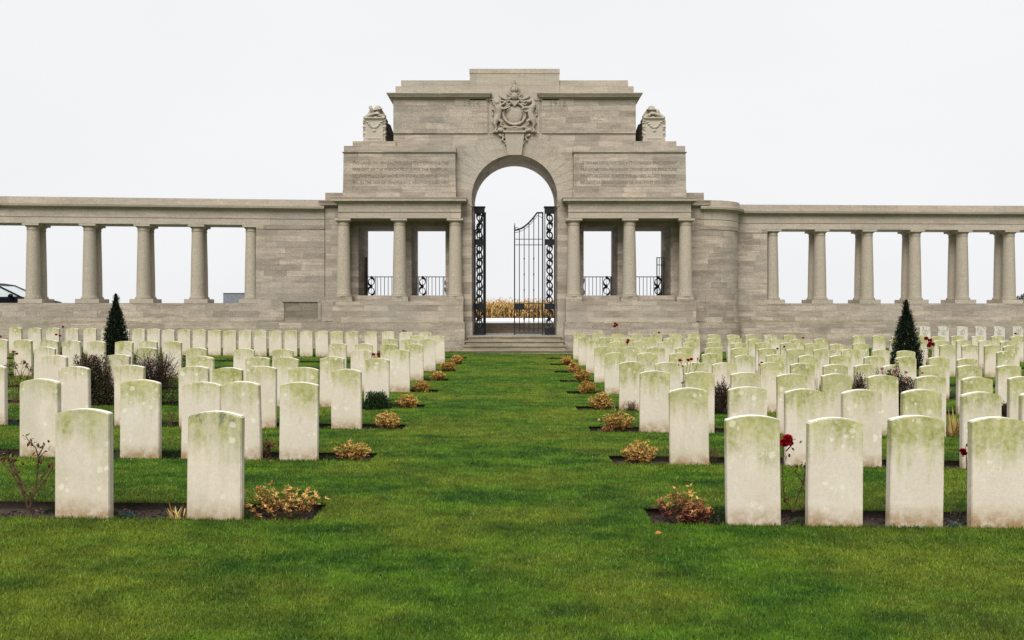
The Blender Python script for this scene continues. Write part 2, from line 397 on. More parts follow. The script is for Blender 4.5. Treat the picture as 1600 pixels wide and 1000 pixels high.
def edge_tufts():
    xs_=[];ys_=[];hs=[]
    for k,d in enumerate(DK[:6]):
        n=int(5200/(1+k*.3)); x=RNG.uniform(-.56*d,.56*d,n); y=d-.03-np.abs(RNG.normal(0,.018,n)); 
        cl=.5+.5*np.sin(x*23+k)*np.sin(x*61+2*k); ok=((x<BEDX0)|(x>BEDX1))&(RNG.uniform(0,1,n)<.35+.65*cl); xs_.append(x[ok]);ys_.append(y[ok]);hs.append(RNG.uniform(.018,.034,ok.sum())*(.7+.5*cl[ok])*(1+.05*k))
        x=RNG.uniform(-.56*d,.56*d,n); y=d+BEDD+.005+np.abs(RNG.normal(0,.012,n)); ok=((x<BEDX0)|(x>BEDX1)); xs_.append(x[ok]);ys_.append(y[ok]);hs.append(RNG.uniform(.012,.03,ok.sum()))
    x=np.concatenate(xs_);y=np.concatenate(ys_);h=np.concatenate(hs);n=len(x);z=gz(x,y);w=(.0014+.00038*y)*RNG.uniform(.7,1.3,n)
    a=RNG.uniform(0,6.28,n);la=RNG.uniform(0,6.28,n);dx=np.cos(a)*w;dy=np.sin(a)*w;ln=h*RNG.uniform(.1,.9,n)
    V=np.stack([np.stack([x-dx,y-dy,z-.02],1),np.stack([x+dx,y+dy,z-.02],1),np.stack([x+np.cos(la)*ln,y+np.sin(la)*ln,z+h],1)],1).reshape(-1,3)
    return np_mesh('edge_grass',V,np.arange(n*3).reshape(-1,3),BLADE,rnd=RNG.uniform(0,1,n))
tag(edge_tufts(),'longer untrimmed grass along the bed edges and headstone feet','grass',kind='stuff')
tag(grass_blades(),'short mown green grass blades covering the cemetery lawn','grass',kind='stuff')
def soil_bits():
    V=[];Fc=[];n=0;rn=[]
    for k in range(0,5):
        d=DK[k]; cnt=int(5200/(1+k*.55))
        y=RNG.uniform(d+.0,d+BEDD-.01,cnt); xx=RNG.uniform(-.56*d,.56*d,cnt)
        ok=inbed(xx,y); xx=xx[ok]; y=y[ok]
        for q in range(len(xx)):
            s=(.003+.010*random.random()**3)*(1+.15*k); c=Vector((xx[q],y[q],g1(xx[q],y[q])-.055+s*.3))
            P8=[c+Vector((random.uniform(.5,1)*sx*s,random.uniform(.5,1)*sy*s,random.uniform(.4,.9)*sz*s*.7)) for sx in(-1,1) for sy in(-1,1) for sz in(-1,1)]
            V+=[tuple(p) for p in P8]; Fc+=[(n,n+1,n+3,n+2),(n+4,n+6,n+7,n+5),(n,n+4,n+5,n+1),(n+2,n+3,n+7,n+6),(n,n+2,n+6,n+4),(n+1,n+5,n+7,n+3)]; n+=8
            rn+=[random.random()]*6
    m=mat_leaf('clod_brown',[(.012,.008,.005),(.025,.016,.011),(.04,.027,.018),(.06,.038,.024),(.15,.10,.065)],.95,0)
    return np_mesh('soil_clods',np.array(V),np.array(Fc),m,rnd=np.array(rn))
tag(soil_bits(),'dark crumbly earth clods and stones in the grave beds','soil',kind='stuff')

# ------------------------------------------------------------------ headstones
def stone_mesh(name,w,h,t,rise,chip,seed):
    rr=random.Random(seed); n=14; prof=[]
    for i in range(n+1):
        u=-1+2*i/n; prof.append((u*w/2, h-rise*u*u))
    poly=[(-w/2-.001,-.15)]+[]
    pts=[(-w/2-.002,-.15)]+prof+[(w/2+.002,-.15)]
    me=MB().prism(pts,0,t).mesh(name)
    bm=bmesh.new(); bm.from_mesh(me)
    bmesh.ops.bevel(bm,geom=[e for e in bm.edges if len(e.link_faces)==2 and e.calc_face_angle(0)>R(50)],offset=chip,segments=2,affect='EDGES')
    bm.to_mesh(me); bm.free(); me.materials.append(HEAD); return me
SM=[stone_mesh('headstone',.378,.775,.082,.033,.005,1),stone_mesh('headstone_b',.382,.77,.082,.037,.007,2),stone_mesh('headstone_c',.374,.78,.08,.030,.004,3)]
ORD=['first','second','third','fourth','fifth','sixth','seventh','eighth','ninth','tenth','eleventh','twelfth','thirteenth','fourteenth','fifteenth','sixteenth','seventeenth','eighteenth','nineteenth','twentieth','twenty-first','twenty-second','twenty-third','twenty-fourth','twenty-fifth','twenty-sixth','twenty-seventh','twenty-eighth']
LEFT=[[86,292],[30.5,188,283,347,436],[-39,92,178,279.5,331.5,384,449.5,517.6],[65,163.5,296,384,426.5,499,569],
 [52.5,213.5,290,364,425.5,547.5,608],[-17,21.5,61.8,97.6,136,178,217.5,255,513,554,594,633.6],[596.5,625.8,656],[640,673],
 [13.5,44,72.5,102,130,158,182,206,229.5,253,277.5,301,325,348.5,372.5,396.5,420.5,444.5,468.5,493.3,516.6,540,569.7,596.6,624.5,654]]
RIGHT=[[1136.5,1263.5,1390,1519],[1048,1140,1228.5,1318,1411,1505,1597],[1000,1070,1142,1215.5,1285.5,1358,1432,1504.5,1578],
 [968,1025,1068.5,1113,1189,1236,1287.5,1335.5,1380.5,1437,1497,1559],
 [945.5,995.5,1045.5,1096.5,1148.5,1197.5,1248.5,1297.5,1350,1400,1451.5,1497],
 [928.6,971,1012,1055.5,1101.5,1142.5,1186,1230,1272.5,1316,1362.5,1402.5,1558],
 [915.8,952,990,1028.5,1067.5,1104,1143,1181,1220,1258,1297,1333.5,1468.5,1504,1539,1569],
 [904,937,970.5,1004,1037,1070,1104.5,1137,1170,1204,1238,1272,1391,1425,1460,1495,1529.5,1564],
 [895.5,925,955,985,1015,1045,1074,1105.5,1136,1164.5,1194,1225,1332.5,1364,1394,1430.5,1457.5,1487,1518.5,1549.5,1580]]
SPECIAL={('L',0,0):'pale front row headstone between the large thorny rose bush and the blue green succulent',
 ('L',0,1):'pale headstone beside the golden yellow shrub, front row left of the aisle',
 ('R',0,0):'cream headstone beside the red and orange shrub, front row right of the aisle',
 ('R',0,1):'cream headstone standing just right of the large red rose in the front row',
 ('R',0,2):'weathered cream headstone with brown foot, third of the four front row headstones on the right',
 ('R',0,3):'pale headstone cut by the right edge of the photo in the front row'}
def add_stone(side,k,i,n,px):
    d=DK[k]; ppm=F/d; x=X(px,d)+.19
    o=bpy.data.objects.new('headstone',SM[random.randrange(3)]); COL.objects.link(o)
    o.location=(x,d,g1(x,d)+random.uniform(-.012,.010)); o.rotation_euler=(R(random.gauss(0,.6)),R(random.gauss(0,.45)),R(random.gauss(0,1.0)))
    G=min(1,max(0,random.gauss({'L':.42 if k<8 else .25,'R':.66}[side],.2))); M=random.choice([0,0,0,.15,.35,.6])
    if k==0: G,M={'L0':(.45,.15),'L1':(.6,1.0),'R0':(.6,.1),'R1':(.6,0),'R2':(.78,.25),'R3':(.8,.3)}[side+str(i)]
    o.color=(M,G,0,1)
    rows=['front row']+[ORD[q]+' row from the front' for q in range(1,8)]+['rearmost row before the memorial']
    if (side,k,i) in SPECIAL: lab=SPECIAL[(side,k,i)]
    else:
        num=(n-i) if side=='L' else (i+1)
        lab='green stained headstone, %s one %s of the lawn aisle, %s'%(ORD[num-1],'left' if side=='L' else 'right',rows[k])
    tag(o,lab,'headstone','headstones in rows on the lawn')
    return o
for k in range(9):
    for i,px in enumerate(LEFT[k]): add_stone('L',k,i,len(LEFT[k]),px)
    for i,px in enumerate(RIGHT[k]): add_stone('R',k,i,len(RIGHT[k]),px)
# badge-side headstones along the right wall
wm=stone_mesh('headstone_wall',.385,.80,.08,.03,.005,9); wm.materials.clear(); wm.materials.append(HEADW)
wallnames=['leftmost','second','third','fourth','fifth','rightmost']
def badge_mesh():
    b=MB(); ring=[(.085*math.cos(a),-.003,.585+.085*math.sin(a)) for a in np.linspace(0,2*math.pi,20,endpoint=False)]
    b.tube(ring,.009,5,closed=True); b.ell((0,-.002,.59),(.035,.008,.045)); b.box(-.05,.05,-.006,.002,.53,.545)
    return b.mesh('badge')
def lines_mesh():
    b=MB()
    b.box(-.012,.012,-.004,.002,.13,.33); b.box(-.06,.06,-.005,.002,.24,.262)
    return b.mesh('carved_cross')
bmesh_=badge_mesh(); lmesh=lines_mesh()
BADGE=mat_simple('badge_stone',(.36,.34,.31),.9,.2,20)
for m_ in (bmesh_,lmesh): m_.materials.append(BADGE)
for i,px in enumerate([1437.4,1466,1495.5,1524.5,1553.5,1582.5]):
    d=34.6; x=X(px,d)+.19; e=bpy.data.objects.new('headstone',wm); COL.objects.link(e); e.location=(x,d,Z(510,d)-.80)
    tag(e,'clean pale badge-side headstone against the right colonnade wall, %s of six'%wallnames[i],'headstone','badge-side headstones along the right wall')
    for nm,m_ in (('badge',bmesh_),('carved_cross',lmesh)):
        c=bpy.data.objects.new(nm,m_); COL.objects.link(c); c.parent=e
tag(MB().box(12.5,22,34.1,35.45,-.4,Z(510,34.6)-.80).build('raised_bed',GRASS),kind='structure')

# ------------------------------------------------------------------ MEMORIAL GATEWAY
mem=empty('memorial_gateway',(0,33,0),0,'tall stepped stone memorial gateway with round arch between two columned porticoes','gateway')
def mbuild(b,name,mat,**kw):
    o=b.build(name,mat,None,**kw); o.parent=mem; o.location=(0,-33,0); return o
def xo(off,D): return off*D/F      # px offset from the axis -> metres
D0=33.5; D1=36.2
# arch wall with real opening
r=1.496; zc=Z(309,D0); pts=[]
pi_=93*33.4/F; at=189*D0/F
arc=[(r*math.cos(a),zc+r*math.sin(a)) for a in np.linspace(0,math.pi,49)]
poly=[(r,0)]+arc+[(-r,0),(-pi_,0),(-pi_,4.7),(-at,4.7),(-at,8.84),(at,8.84),(at,4.7),(pi_,4.7),(pi_,0)]
aw=MB(); n=len(poly)
# front and back faces are triangulated by strips to keep the ngon safe
def arch_faces(b,y0,y1):
    top=8.84
    def slab(pa,pb):   # from arc segment up to the top
        b.prism([pa,pb,(pb[0],top),(pa[0],top)],y0,y1)
    # build as one shell: outer quads only
    V=[];Fs=[]
    m=len(arc)
    for y in (y0,y1):
        for (x_,z_) in arc: V.append((x_,y,z_))
        for (x_,z_) in arc: V.append((x_,y,top))
    o=2*m
    for i in range(m-1):
        Fs.append((i,i+1,m+i+1,m+i)); Fs.append((o+i,o+m+i,o+m+i+1,o+i+1)); Fs.append((i,o+i,o+i+1,i+1)); Fs.append((m+i,m+i+1,o+m+i+1,o+m+i))
    b.add(V,Fs)
arch_faces(aw,D0,D1)
for s in (-1,1):
    aw.box(s*r,s*at,D0,D1,zc,8.84)
    aw.box(s*r,s*at,D0,D1,4.70,zc)
    aw.box(s*r,s*pi_,D0,D1,0,4.70)
me=aw.mesh('arch_wall'); bm=bmesh.new(); bm.from_mesh(me); bmesh.ops.remove_doubles(bm,verts=bm.verts,dist=.0005); bm.to_mesh(me); bm.free()
me.materials.append(STONE); o=bpy.data.objects.new('arch_wall',me); COL.objects.link(o); o.parent=mem; o.location=(0,-33,0)
# voussoirs, thin proud wedges
vo=MB(); nv=21
for i in range(nv):
    if i==nv//2: continue
    a0=math.pi*i/nv+.003; a1=math.pi*(i+1)/nv-.003; ro=r+ (.95 if i%2 else .72)
    p=[(r*math.cos(a),zc+r*math.sin(a)) for a in np.linspace(a0,a1,4)]+[(ro*math.cos(a),zc+ro*math.sin(a)) for a in np.linspace(a1,a0,4)]
    vo.prism(p,D0-.005,D0+.05)
mbuild(vo,'voussoirs',STONE_P,bevel=.002)
for s in (-1,1):
    soff=MB()
    soff.box(s*(r-.025),s*(r+.05),D0-.03,D1+.02,zc-.30,zc-.24)           # impost
    mbuild(soff,'impost',STONE_P,bevel=.004); soff=MB()
    soff.box(s*(r-.02),s*(pi_+.0),D0-.035,D1+.03,0,1.04); soff.frus(s*(r+.0),s*(pi_-.01),D0,D1,1.04,1.08,.035,.002)
    mbuild(soff,'pier_base',STONE_P,bevel=.004)
# attic
at_=MB()
for s in (-1,1):
    xin=xo(39.5,33.4); xout=at+.005
    mbuild(MB().box(s*xo(42,33.4),s*xout,D0-.045,D1+.03,Z(208.7,D0),8.82),'raised_side_panel',STONE,bevel=.004)
    for (z0,z1,e0,e1) in ((8.82,8.88,.0,.12),(8.882,8.93,.15,.16),(8.93,8.985,.18,.22),(8.985,9.01,.22,.20)):
        at_.frus(s*(xin+.12),s*xout,D0-.05,D1+.03,z0,z1,e0,e1)
    at_.box(s*xo(60,33.4),s*xo(186,33.5),D0-.02,D1,9.0,9.28); at_.box(s*xo(60,33.4),s*xo(177.5,33.5),D0+.03,D1-.05,9.28,9.50)
mbuild(at_,'attic_cornice',STONE_P,bevel=.004)
ct=MB(); w0=xo(70,33.45); ct.box(-w0,w0,D0-.055,D1+.02,8.78,9.71); ct.box(-w0-.012,w0+.012,D0-.07,D1+.035,9.713,9.88)
ct.box(-xo(39,33.4),xo(39,33.4),D0-.02,D0+.3,Z(208.7,D0),8.79)
mbuild(ct,'centre_block',STONE_P,bevel=.005)
# year panels
for s in (-1,1):
    yp=MB().box(s*xo(44,33.4),s*xo(93,33.4),D0-.055,D0,Z(165,33.4),Z(154,33.4))
    mbuild(yp,'year_panel',STONE_P,bevel=.003)
def text(body,size,x,y,z,mat,name,parent=None,width=None,ext=.005,align='CENTER'):
    cu=bpy.data.curves.new(name,'FONT'); cu.body=body; cu.size=size; cu.extrude=ext; cu.align_x=align; cu.align_y='CENTER'; cu.resolution_u=2
    o=bpy.data.objects.new(name+'_tmp',cu); COL.objects.link(o); bpy.context.view_layer.update()
    dg=bpy.context.evaluated_depsgraph_get(); me=bpy.data.meshes.new_from_object(o.evaluated_get(dg)); bpy.data.objects.remove(o)
    me.name=name; me.materials.clear(); me.materials.append(mat)
    if width:
        xsn=[v.co.x for v in me.vertices]; w=max(xsn)-min(xsn); k_=width/w
        for v in me.vertices: v.co.x*=k_
    me.transform(Matrix.Rotation(R(90),4,'X')); o=bpy.data.objects.new(name,me); COL.objects.link(o)
    o.parent=parent; o.location=(x,y,z); return o
for s,tx in ((-1,'1914'),(1,'1918')):
    text(tx,.27,s*xo(67.5,33.4),D0-.062-33,Z(161.4,33.4),LETTER,'year_inscription',mem,width=.56)
EN=['THE LAND ON WHICH THIS CEMETERY STANDS IS THE','FREE GIFT OF THE FRENCH PEOPLE FOR THE PERPETUAL','RESTING PLACE OF THOSE OF THE ALLIED ARMIES WHO','FELL IN THE WAR OF 1914-1918 AND ARE HONOURED HERE']
FR=['LE TERRAIN DE CE CIMETIERE A ETE CONCEDE GRATUITEMENT','PAR LA NATION FRANCAISE COMME LIEU DE SEPULTURE','PERPETUELLE DES FORCES DES ARMEES ALLIEES TOMBEES','PENDANT LA GRANDE GUERRE DE 1914-1918 ET HONOREES ICI']
for s,TT in ((-1,EN),(1,FR)):
    for i,t in enumerate(TT):
        text(t,.15,s*xo(178,33.15),33.15-.0135+.0024*(3-i)-33,Z(254.5+i*10.2,33.15),LETTER,'inscription',mem,width=xo(150,33.15),ext=.005)
zb=4.632
for s in (-1,1):
    side=MB()
    # shoulder block, slight batter
    a=xo(92.5,33.15); bq=xo(267.5,33.15)
    sh=MB(); sh.frus(s*a,s*bq,33.15,36.4,5.30,5.62,.022,.022); sh.frus(s*a,s*bq,33.15,36.4,5.622,6.88,.012,-.004)
    sh.frus(s*a,s*bq,33.15,36.4,6.88,6.93,.005,.05); sh.box(s*(a-.015),s*(bq-.02),33.13,36.4,6.93,7.143)
    sh.box(s*at*.98,s*xo(253,33.4),33.4,36.2,7.143,7.35)
    mbuild(sh,'shoulder_block',STONE,bevel=.005)
    # wreath on the outer side face
    wr=MB(); cx_=s*(bq+.03); cy_=34.6; cz_=Z(272,33.6)
    for q in range(26):
        an=2*math.pi*q/26; wr.ell((cx_,cy_+.38*math.cos(an),cz_+.38*math.sin(an)),(.06,.07,.07),None,6,5)
    mbuild(wr,'carved_wreath',STONE_CARVE,smooth=True)
    # entablature of portico
    en=MB(); xa=xo(84,33); xb=xo(276,33)
    en.box(s*xa,s*xb,33.0,36.5,zb,4.845); en.box(s*(xa-.0),s*(xb+.0),33.02,36.48,4.845,5.14)
    en.box(s*(xa-.012),s*(xb+.012),32.975,36.5,4.845,4.875)
    for (z0,z1,e0,e1) in ((5.14,5.19,.0,.06),(5.19,5.21,.10,.11),(5.21,5.29,.19,.20),(5.292,5.325,.205,.22),(5.325,5.35,.22,.12)):
        en.frus(s*xa,s*xb,33.02,36.3,z0,z1,e0,e1)
    en.box(s*xo(92,33),s*xo(268,33),33.12,36.3,5.34,5.36)
    mbuild(en,'portico_entablature',STONE_P,bevel=.004)
    # side strip with lower cornice
    ss=MB(); sa=xo(262,34); sb=xo(296,34)
    ss.box(s*sa,s*sb,34.0,36.9,0,5.10)
    ss.box(s*sa,s*(sb+.012),33.985,36.9,4.70,4.73)
    for (z0,z1,e0,e1) in ((5.10,5.17,.0,.07),(5.17,5.26,.15,.17),(5.262,5.33,.17,.20)):
        ss.frus(s*(sa+.1),s*sb,34.0,36.9,z0,z1,e0,e1)
    ss.box(s*sa,s*sb,34.02,36.9,5.30,Z(301,34))
    ss.box(s*sa,s*(sb+.09),33.90,36.95,0,1.03); ss.frus(s*sa,s*(sb),34.0,36.9,1.03,1.08,.09,.005)
    ss.box(s*sa,s*(sb+.035),33.965,36.92,1.08,1.93)
    mbuild(ss,'side_pier',STONE,bevel=.004)
    # rear wall of the portico with two openings
    rw=MB(); RD0=34.3; RD1=36.6
    sill=1.97
    for (pa,pb) in ((92.8,108),(161,187),(244,270)):
        rw.box(s*xo(pa,RD0),s*xo(pb,RD0),RD0,RD1,sill,4.468)
    rw.box(s*xo(92.8,RD0),s*xo(270,RD0),RD0,RD1,4.468,zb+.05); rw.box(s*xo(92.8,RD0),s*xo(270,RD0),RD0,RD1,0,sill)
    mbuild(rw,'rear_wall',STONE)
    # podium, pedestals
    po=MB(); pa=xo(80,33); pb=xo(284,33)
    po.box(s*pa,s*pb,33.0,34.2,1.07,1.772); po.box(s*xo(84,33.4),s*xo(274,33.4),33.47,34.3,1.772,1.985)
    for off in (92.5,179.5,267):
        po.box(s*(xo(off,33.0)-.285),s*(xo(off,33.0)+.285),33.012,33.6,1.772,1.937)
    po.box(s*(pa-.05),s*(pb+.07),32.91,34.2,.157,1.03); po.frus(s*pa,s*pb,33.0,34.2,1.03,1.075,.06,.004)
    po.box(s*(xo(80,33)-.09),s*(pb+.13),32.80,34.2,-.3,.157)
    mbuild(po,'podium',STONE,bevel=.005)
    for off in (92.5,179.5,267):
        c=MB(); cx_=s*xo(off,33.27); h=zb-1.937
        prof=[(.285,0),(.29,.02),(.285,.06),(.26,.075),(.25,.09),(.243,.13)]+[(.243-.043*(t**1.35),.13+(h-.36)*t) for t in np.linspace(.1,1,9)]+[(.215,h-.225),(.218,h-.205),(.205,h-.20),(.205,h-.13),(.225,h-.12),(.27,h-.075),(.275,h-.07)]
        c.lathe(prof,(cx_,33.27,1.937)); c.box(cx_-.28,cx_+.28,33.27-.262,33.27+.28,zb-.071,zb)
        mbuild(c,'column',STONE_COL,smooth=True,auto=38)
# keystone
ks=MB(); y=D0-.16
ks.prism([(-.345,Z(207.5,33.4)),(.345,Z(207.5,33.4)),(.245,Z(242.6,33.4)),(-.245,Z(242.6,33.4))],y,D0+.1)
ks.box(-.40,.40,D0-.22,D0,Z(207.8,33.4),Z(204.5,33.4)); mbuild(ks,'keystone',STONE_CARVE,bevel=.008)
# coat of arms
cm=.003125
def cp(x_,y_,dep=0.0): return ((x_-343)*cm, D0-.05-dep*1.15-(.035 if y_<300 else 0), Z(110+y_/7.146,D0))
coa=MB()
for s in (-1,1):
    coa.ell(cp(343+s*155,668),(.15,.09,.09)); coa.ell(cp(343+s*215,690),(.10,.08,.05)); coa.ell(cp(343+s*120,640,.03),(.13,.06,.05),Euler((0,s*.3,0)))
    for (a,b_) in ((-150,735),(-120,755),(-135,780),(-105,800),(-95,825),(-165,725),(-120,725)):
        coa.ell(cp(343-s*a,b_),(.055,.06,.045),Euler((0,random.uniform(-1,1),0)))
coa.tube([cp(245,640,.06),cp(290,652,.1),cp(343,640,.11),cp(396,652,.1),cp(441,640,.06)],.042,8)
coa.ell(cp(343,668,.05),(.32,.09,.04))
arms=coa.build('coat_of_arms',STONE_CARVE,None,remesh=.014,smoothit=1); arms.parent=mem; arms.location=(0,-33,0)
def sub(b,name,rem=.013):
    o=b.build(name,STONE_CARVE,None,remesh=rem,smoothit=1); o.parent=arms; return o
sh=MB(); sh.ell(cp(343,500),(.285,.085,.32)); sh.tube([cp(343+125*math.cos(a),490-120*math.sin(a),.03) for a in np.linspace(0,2*math.pi,30,endpoint=False)],.045,8,closed=True)
sh.prism([( -.2,cp(0,345)[2]),(.2,cp(0,345)[2]),(.1,cp(0,380)[2]),(0,cp(0,415)[2]),(-.1,cp(0,380)[2])],D0-.17,D0)
sub(sh,'shield')
cr=MB(); cr.ell(cp(343,300,.08),(.12,.12,.14)); 
for q in (-24,-8,8,24): cr.tube([cp(343+q,285,.2),cp(343+q,320,.2)],.010,5)
cr.tube([cp(293,268,.05),cp(343,275,.13),cp(393,268,.05)],.032,6)
cr.ell(cp(343,225,.04),(.13,.10,.11)); cr.tube([cp(343+55*math.cos(a),235-50*math.sin(a),.08) for a in np.linspace(0,math.pi,9)],.022,6); cr.tube([cp(343,245,.16),cp(343,205,.15),cp(343,180,.06)],.022,6); cr.ell(cp(343,180,.05),.04); cr.ell(cp(338,150,.03),(.03,.03,.07)); cr.ell(cp(338,122,.03),(.045,.03,.03))
for s in (-1,1):
    cr.tube([cp(343+s*40,300,.05),cp(343+s*85,275,.06),cp(343+s*80,250,.05)],[.04,.035,.02],6)
    cr.tube([cp(343+s*45,320,.04),cp(343+s*100,330,.07),cp(343+s*150,305,.05),cp(343+s*175,290,.04)],[.05,.045,.04,.02],6)
    cr.tube([cp(343+s*60,345,.03),cp(343+s*110,360,.06),cp(343+s*150,340,.05)],[.05,.04,.03],6)
    cr.tube([cp(343+s*70,375,.03),cp(343+s*120,390,.05),cp(343+s*140,370,.04)],[.04,.035,.02],6)
sub(cr,'crown_and_mantling')
li=MB(); li.ell(cp(145,355,.05),(.14,.12,.17)); li.ell(cp(150,370,.13),(.075,.07,.08)); li.ell(cp(140,315,.05),(.08,.07,.07)); 
li.tube([cp(150,380,.04),cp(165,430,.06),cp(165,490,.05),cp(145,560,.05)],[.13,.135,.11,.12],8)
li.tube([cp(175,430,.08),cp(225,440,.12),cp(280,425,.12),cp(292,408,.12)],[.06,.045,.035,.03],7)
li.tube([cp(175,400,.08),cp(215,385,.1),cp(245,365,.1)],[.05,.035,.03],7)
li.tube([cp(140,560,.07),cp(125,610,.08),cp(138,650,.06),cp(130,685,.07),cp(155,695,.1)],[.10,.06,.045,.045,.04],7)
li.tube([cp(165,560,.06),cp(205,585,.08),cp(185,620,.07),cp(215,632,.08)],[.08,.05,.035,.03],7)
li.tube([cp(118,600,.04),cp(92,585,.04),cp(112,540,.03),cp(128,480,.03),cp(108,430,.03),cp(95,410,.03)],[.02,.02,.02,.02,.03,.04],6)
for q in ((95,440),(98,480),(100,500)): li.ell(cp(*q,.02),(.03,.03,.05))
[li.ell(cp(145+44*math.cos(a),352-48*math.sin(a),.07),(.04,.05,.04)) for a in np.linspace(0,6.28,12)]
sub(li,'lion')
un=MB(); un.ell(cp(515,352,.08),(.12,.07,.065),Euler((0,-.45,0))); un.ell(cp(545,340,.07),(.06,.06,.08)); un.tube([cp(540,330,.09),cp(578,322,.1)],[.018,.006],5)
un.tube([cp(545,345,.06),cp(560,390,.06),cp(530,430,.07)],[.07,.09,.12],8); un.tube([cp(530,430,.05),cp(520,490,.06),cp(540,560,.05)],[.13,.11,.12],8)
un.tube([cp(520,430,.1),cp(465,425,.12),cp(425,438,.12),cp(430,450,.12)],[.06,.042,.03,.035],7); un.tube([cp(515,450,.09),cp(470,475,.11),cp(450,460,.11)],[.05,.035,.03],7)
un.tube([cp(545,560,.07),cp(560,610,.08),cp(548,650,.06),cp(562,685,.07),cp(540,695,.1)],[.10,.055,.04,.04,.04],7)
un.tube([cp(520,560,.06),cp(480,575,.08),cp(500,610,.07),cp(470,625,.08)],[.08,.045,.033,.03],7)
un.tube([cp(565,600,.04),cp(590,590,.04),cp(575,540,.03),cp(568,480,.03),cp(590,440,.03),cp(578,400,.03)],[.02,.022,.022,.022,.035,.03],6)
for q in ((592,470),(590,500)): un.ell(cp(*q,.02),(.03,.03,.05))
sub(un,'unicorn')
# steps: their own thing, a flight in front of the arch
st=MB()
for i,(off,dfront) in enumerate(((99,31.9),(80,32.25),(77,32.6),(74,32.95))):
    w=xo(off,32.4); st.box(-w-.03,w+.03,dfront-.035,dfront+.5,.145*(i+1)-.05,.145*(i+1)+.003)
for i,(off,dfront) in enumerate(((99,31.9),(80,32.25),(77,32.6),(74,32.95))):
    w=xo(off,32.4); st.frus(-w,w,dfront,37.0 if i==3 else 33.3+.02*i,(-.3 if i==0 else .145*i-.03),.145*(i+1)-.004*(i<3),0,-.004)
sto=st.build('stone_steps',STEP,bevel=.012); tag(sto,'flight of four worn stone steps leading up to the open arch','steps')
# rear steps and road edge beyond the arch
tag(MB().box(-9,9,37.0,38.5,-.1,FLOORZ-.003).build('paving',wetm),kind='structure')
tag(MB().box(-1.49,1.49,33.5,37.0,FLOORZ-.05,FLOORZ+.009).build('passage_floor',wetm),kind='structure')
rs=MB()
for i in range(4): rs.box(-8,8,37.3+.28*i,38.6+.01*i,.3,FLOORZ+.0935*(i+1))
tag(rs.build('rear_steps',mat_ashlar('dark_step_stone',base=(.15,.12,.085),course=5,length=.7,contrast=.25,joints=.6,moss=.1),bevel=.01),'low flight of dark stone steps rising to the road beyond the arch','steps')
# retaining bank hidden behind wings
tag(MB().box(-60,-9,37.5,38.5,-.9,ROADZ-.004).box(9,60,37.5,38.5,-.9,ROADZ-.004).build('verge',GRASS),kind='structure')

# ------------------------------------------------------------------ COLONNADE WINGS
LOWP=[(.10,-.6),(.10,.93),(.07,.96),(.07,1.04),(.02,1.085),(0,1.09),(0,1.72),(-1.15,1.72),(-1.15,-.6)]
LOWP_C=LOWP
ENTP=[(0,4.465),(0,4.68),(.02,4.69),(.02,4.715),(0,4.725),(0,4.985),(.05,5.0),(.08,5.03),(.19,5.045),(.215,5.12),(.21,5.14),(.05,5.165),(.04,5.17),(.04,5.37),(-1.19,5.37),(-1.19,5.165),(-1.36,5.12),(-1.33,5.04),(-1.15,5.0),(-1.15,4.465)]
MIDP=[(-.004,1.72),(-.004,4.32),(.016,4.335),(.016,4.41),(-.004,4.425),(-.004,4.465),(-1.14,4.465),(-1.14,1.72)]
def ray_on(px,A,B):
    t=(px-VX)/F   # x=t*y
    ax,ay=A; bx,by=B; dx=bx-ax; dy=by-ay
    s=(t*ay-ax)/(dx-t*dy); return (ax+dx*s,ay+dy*s)
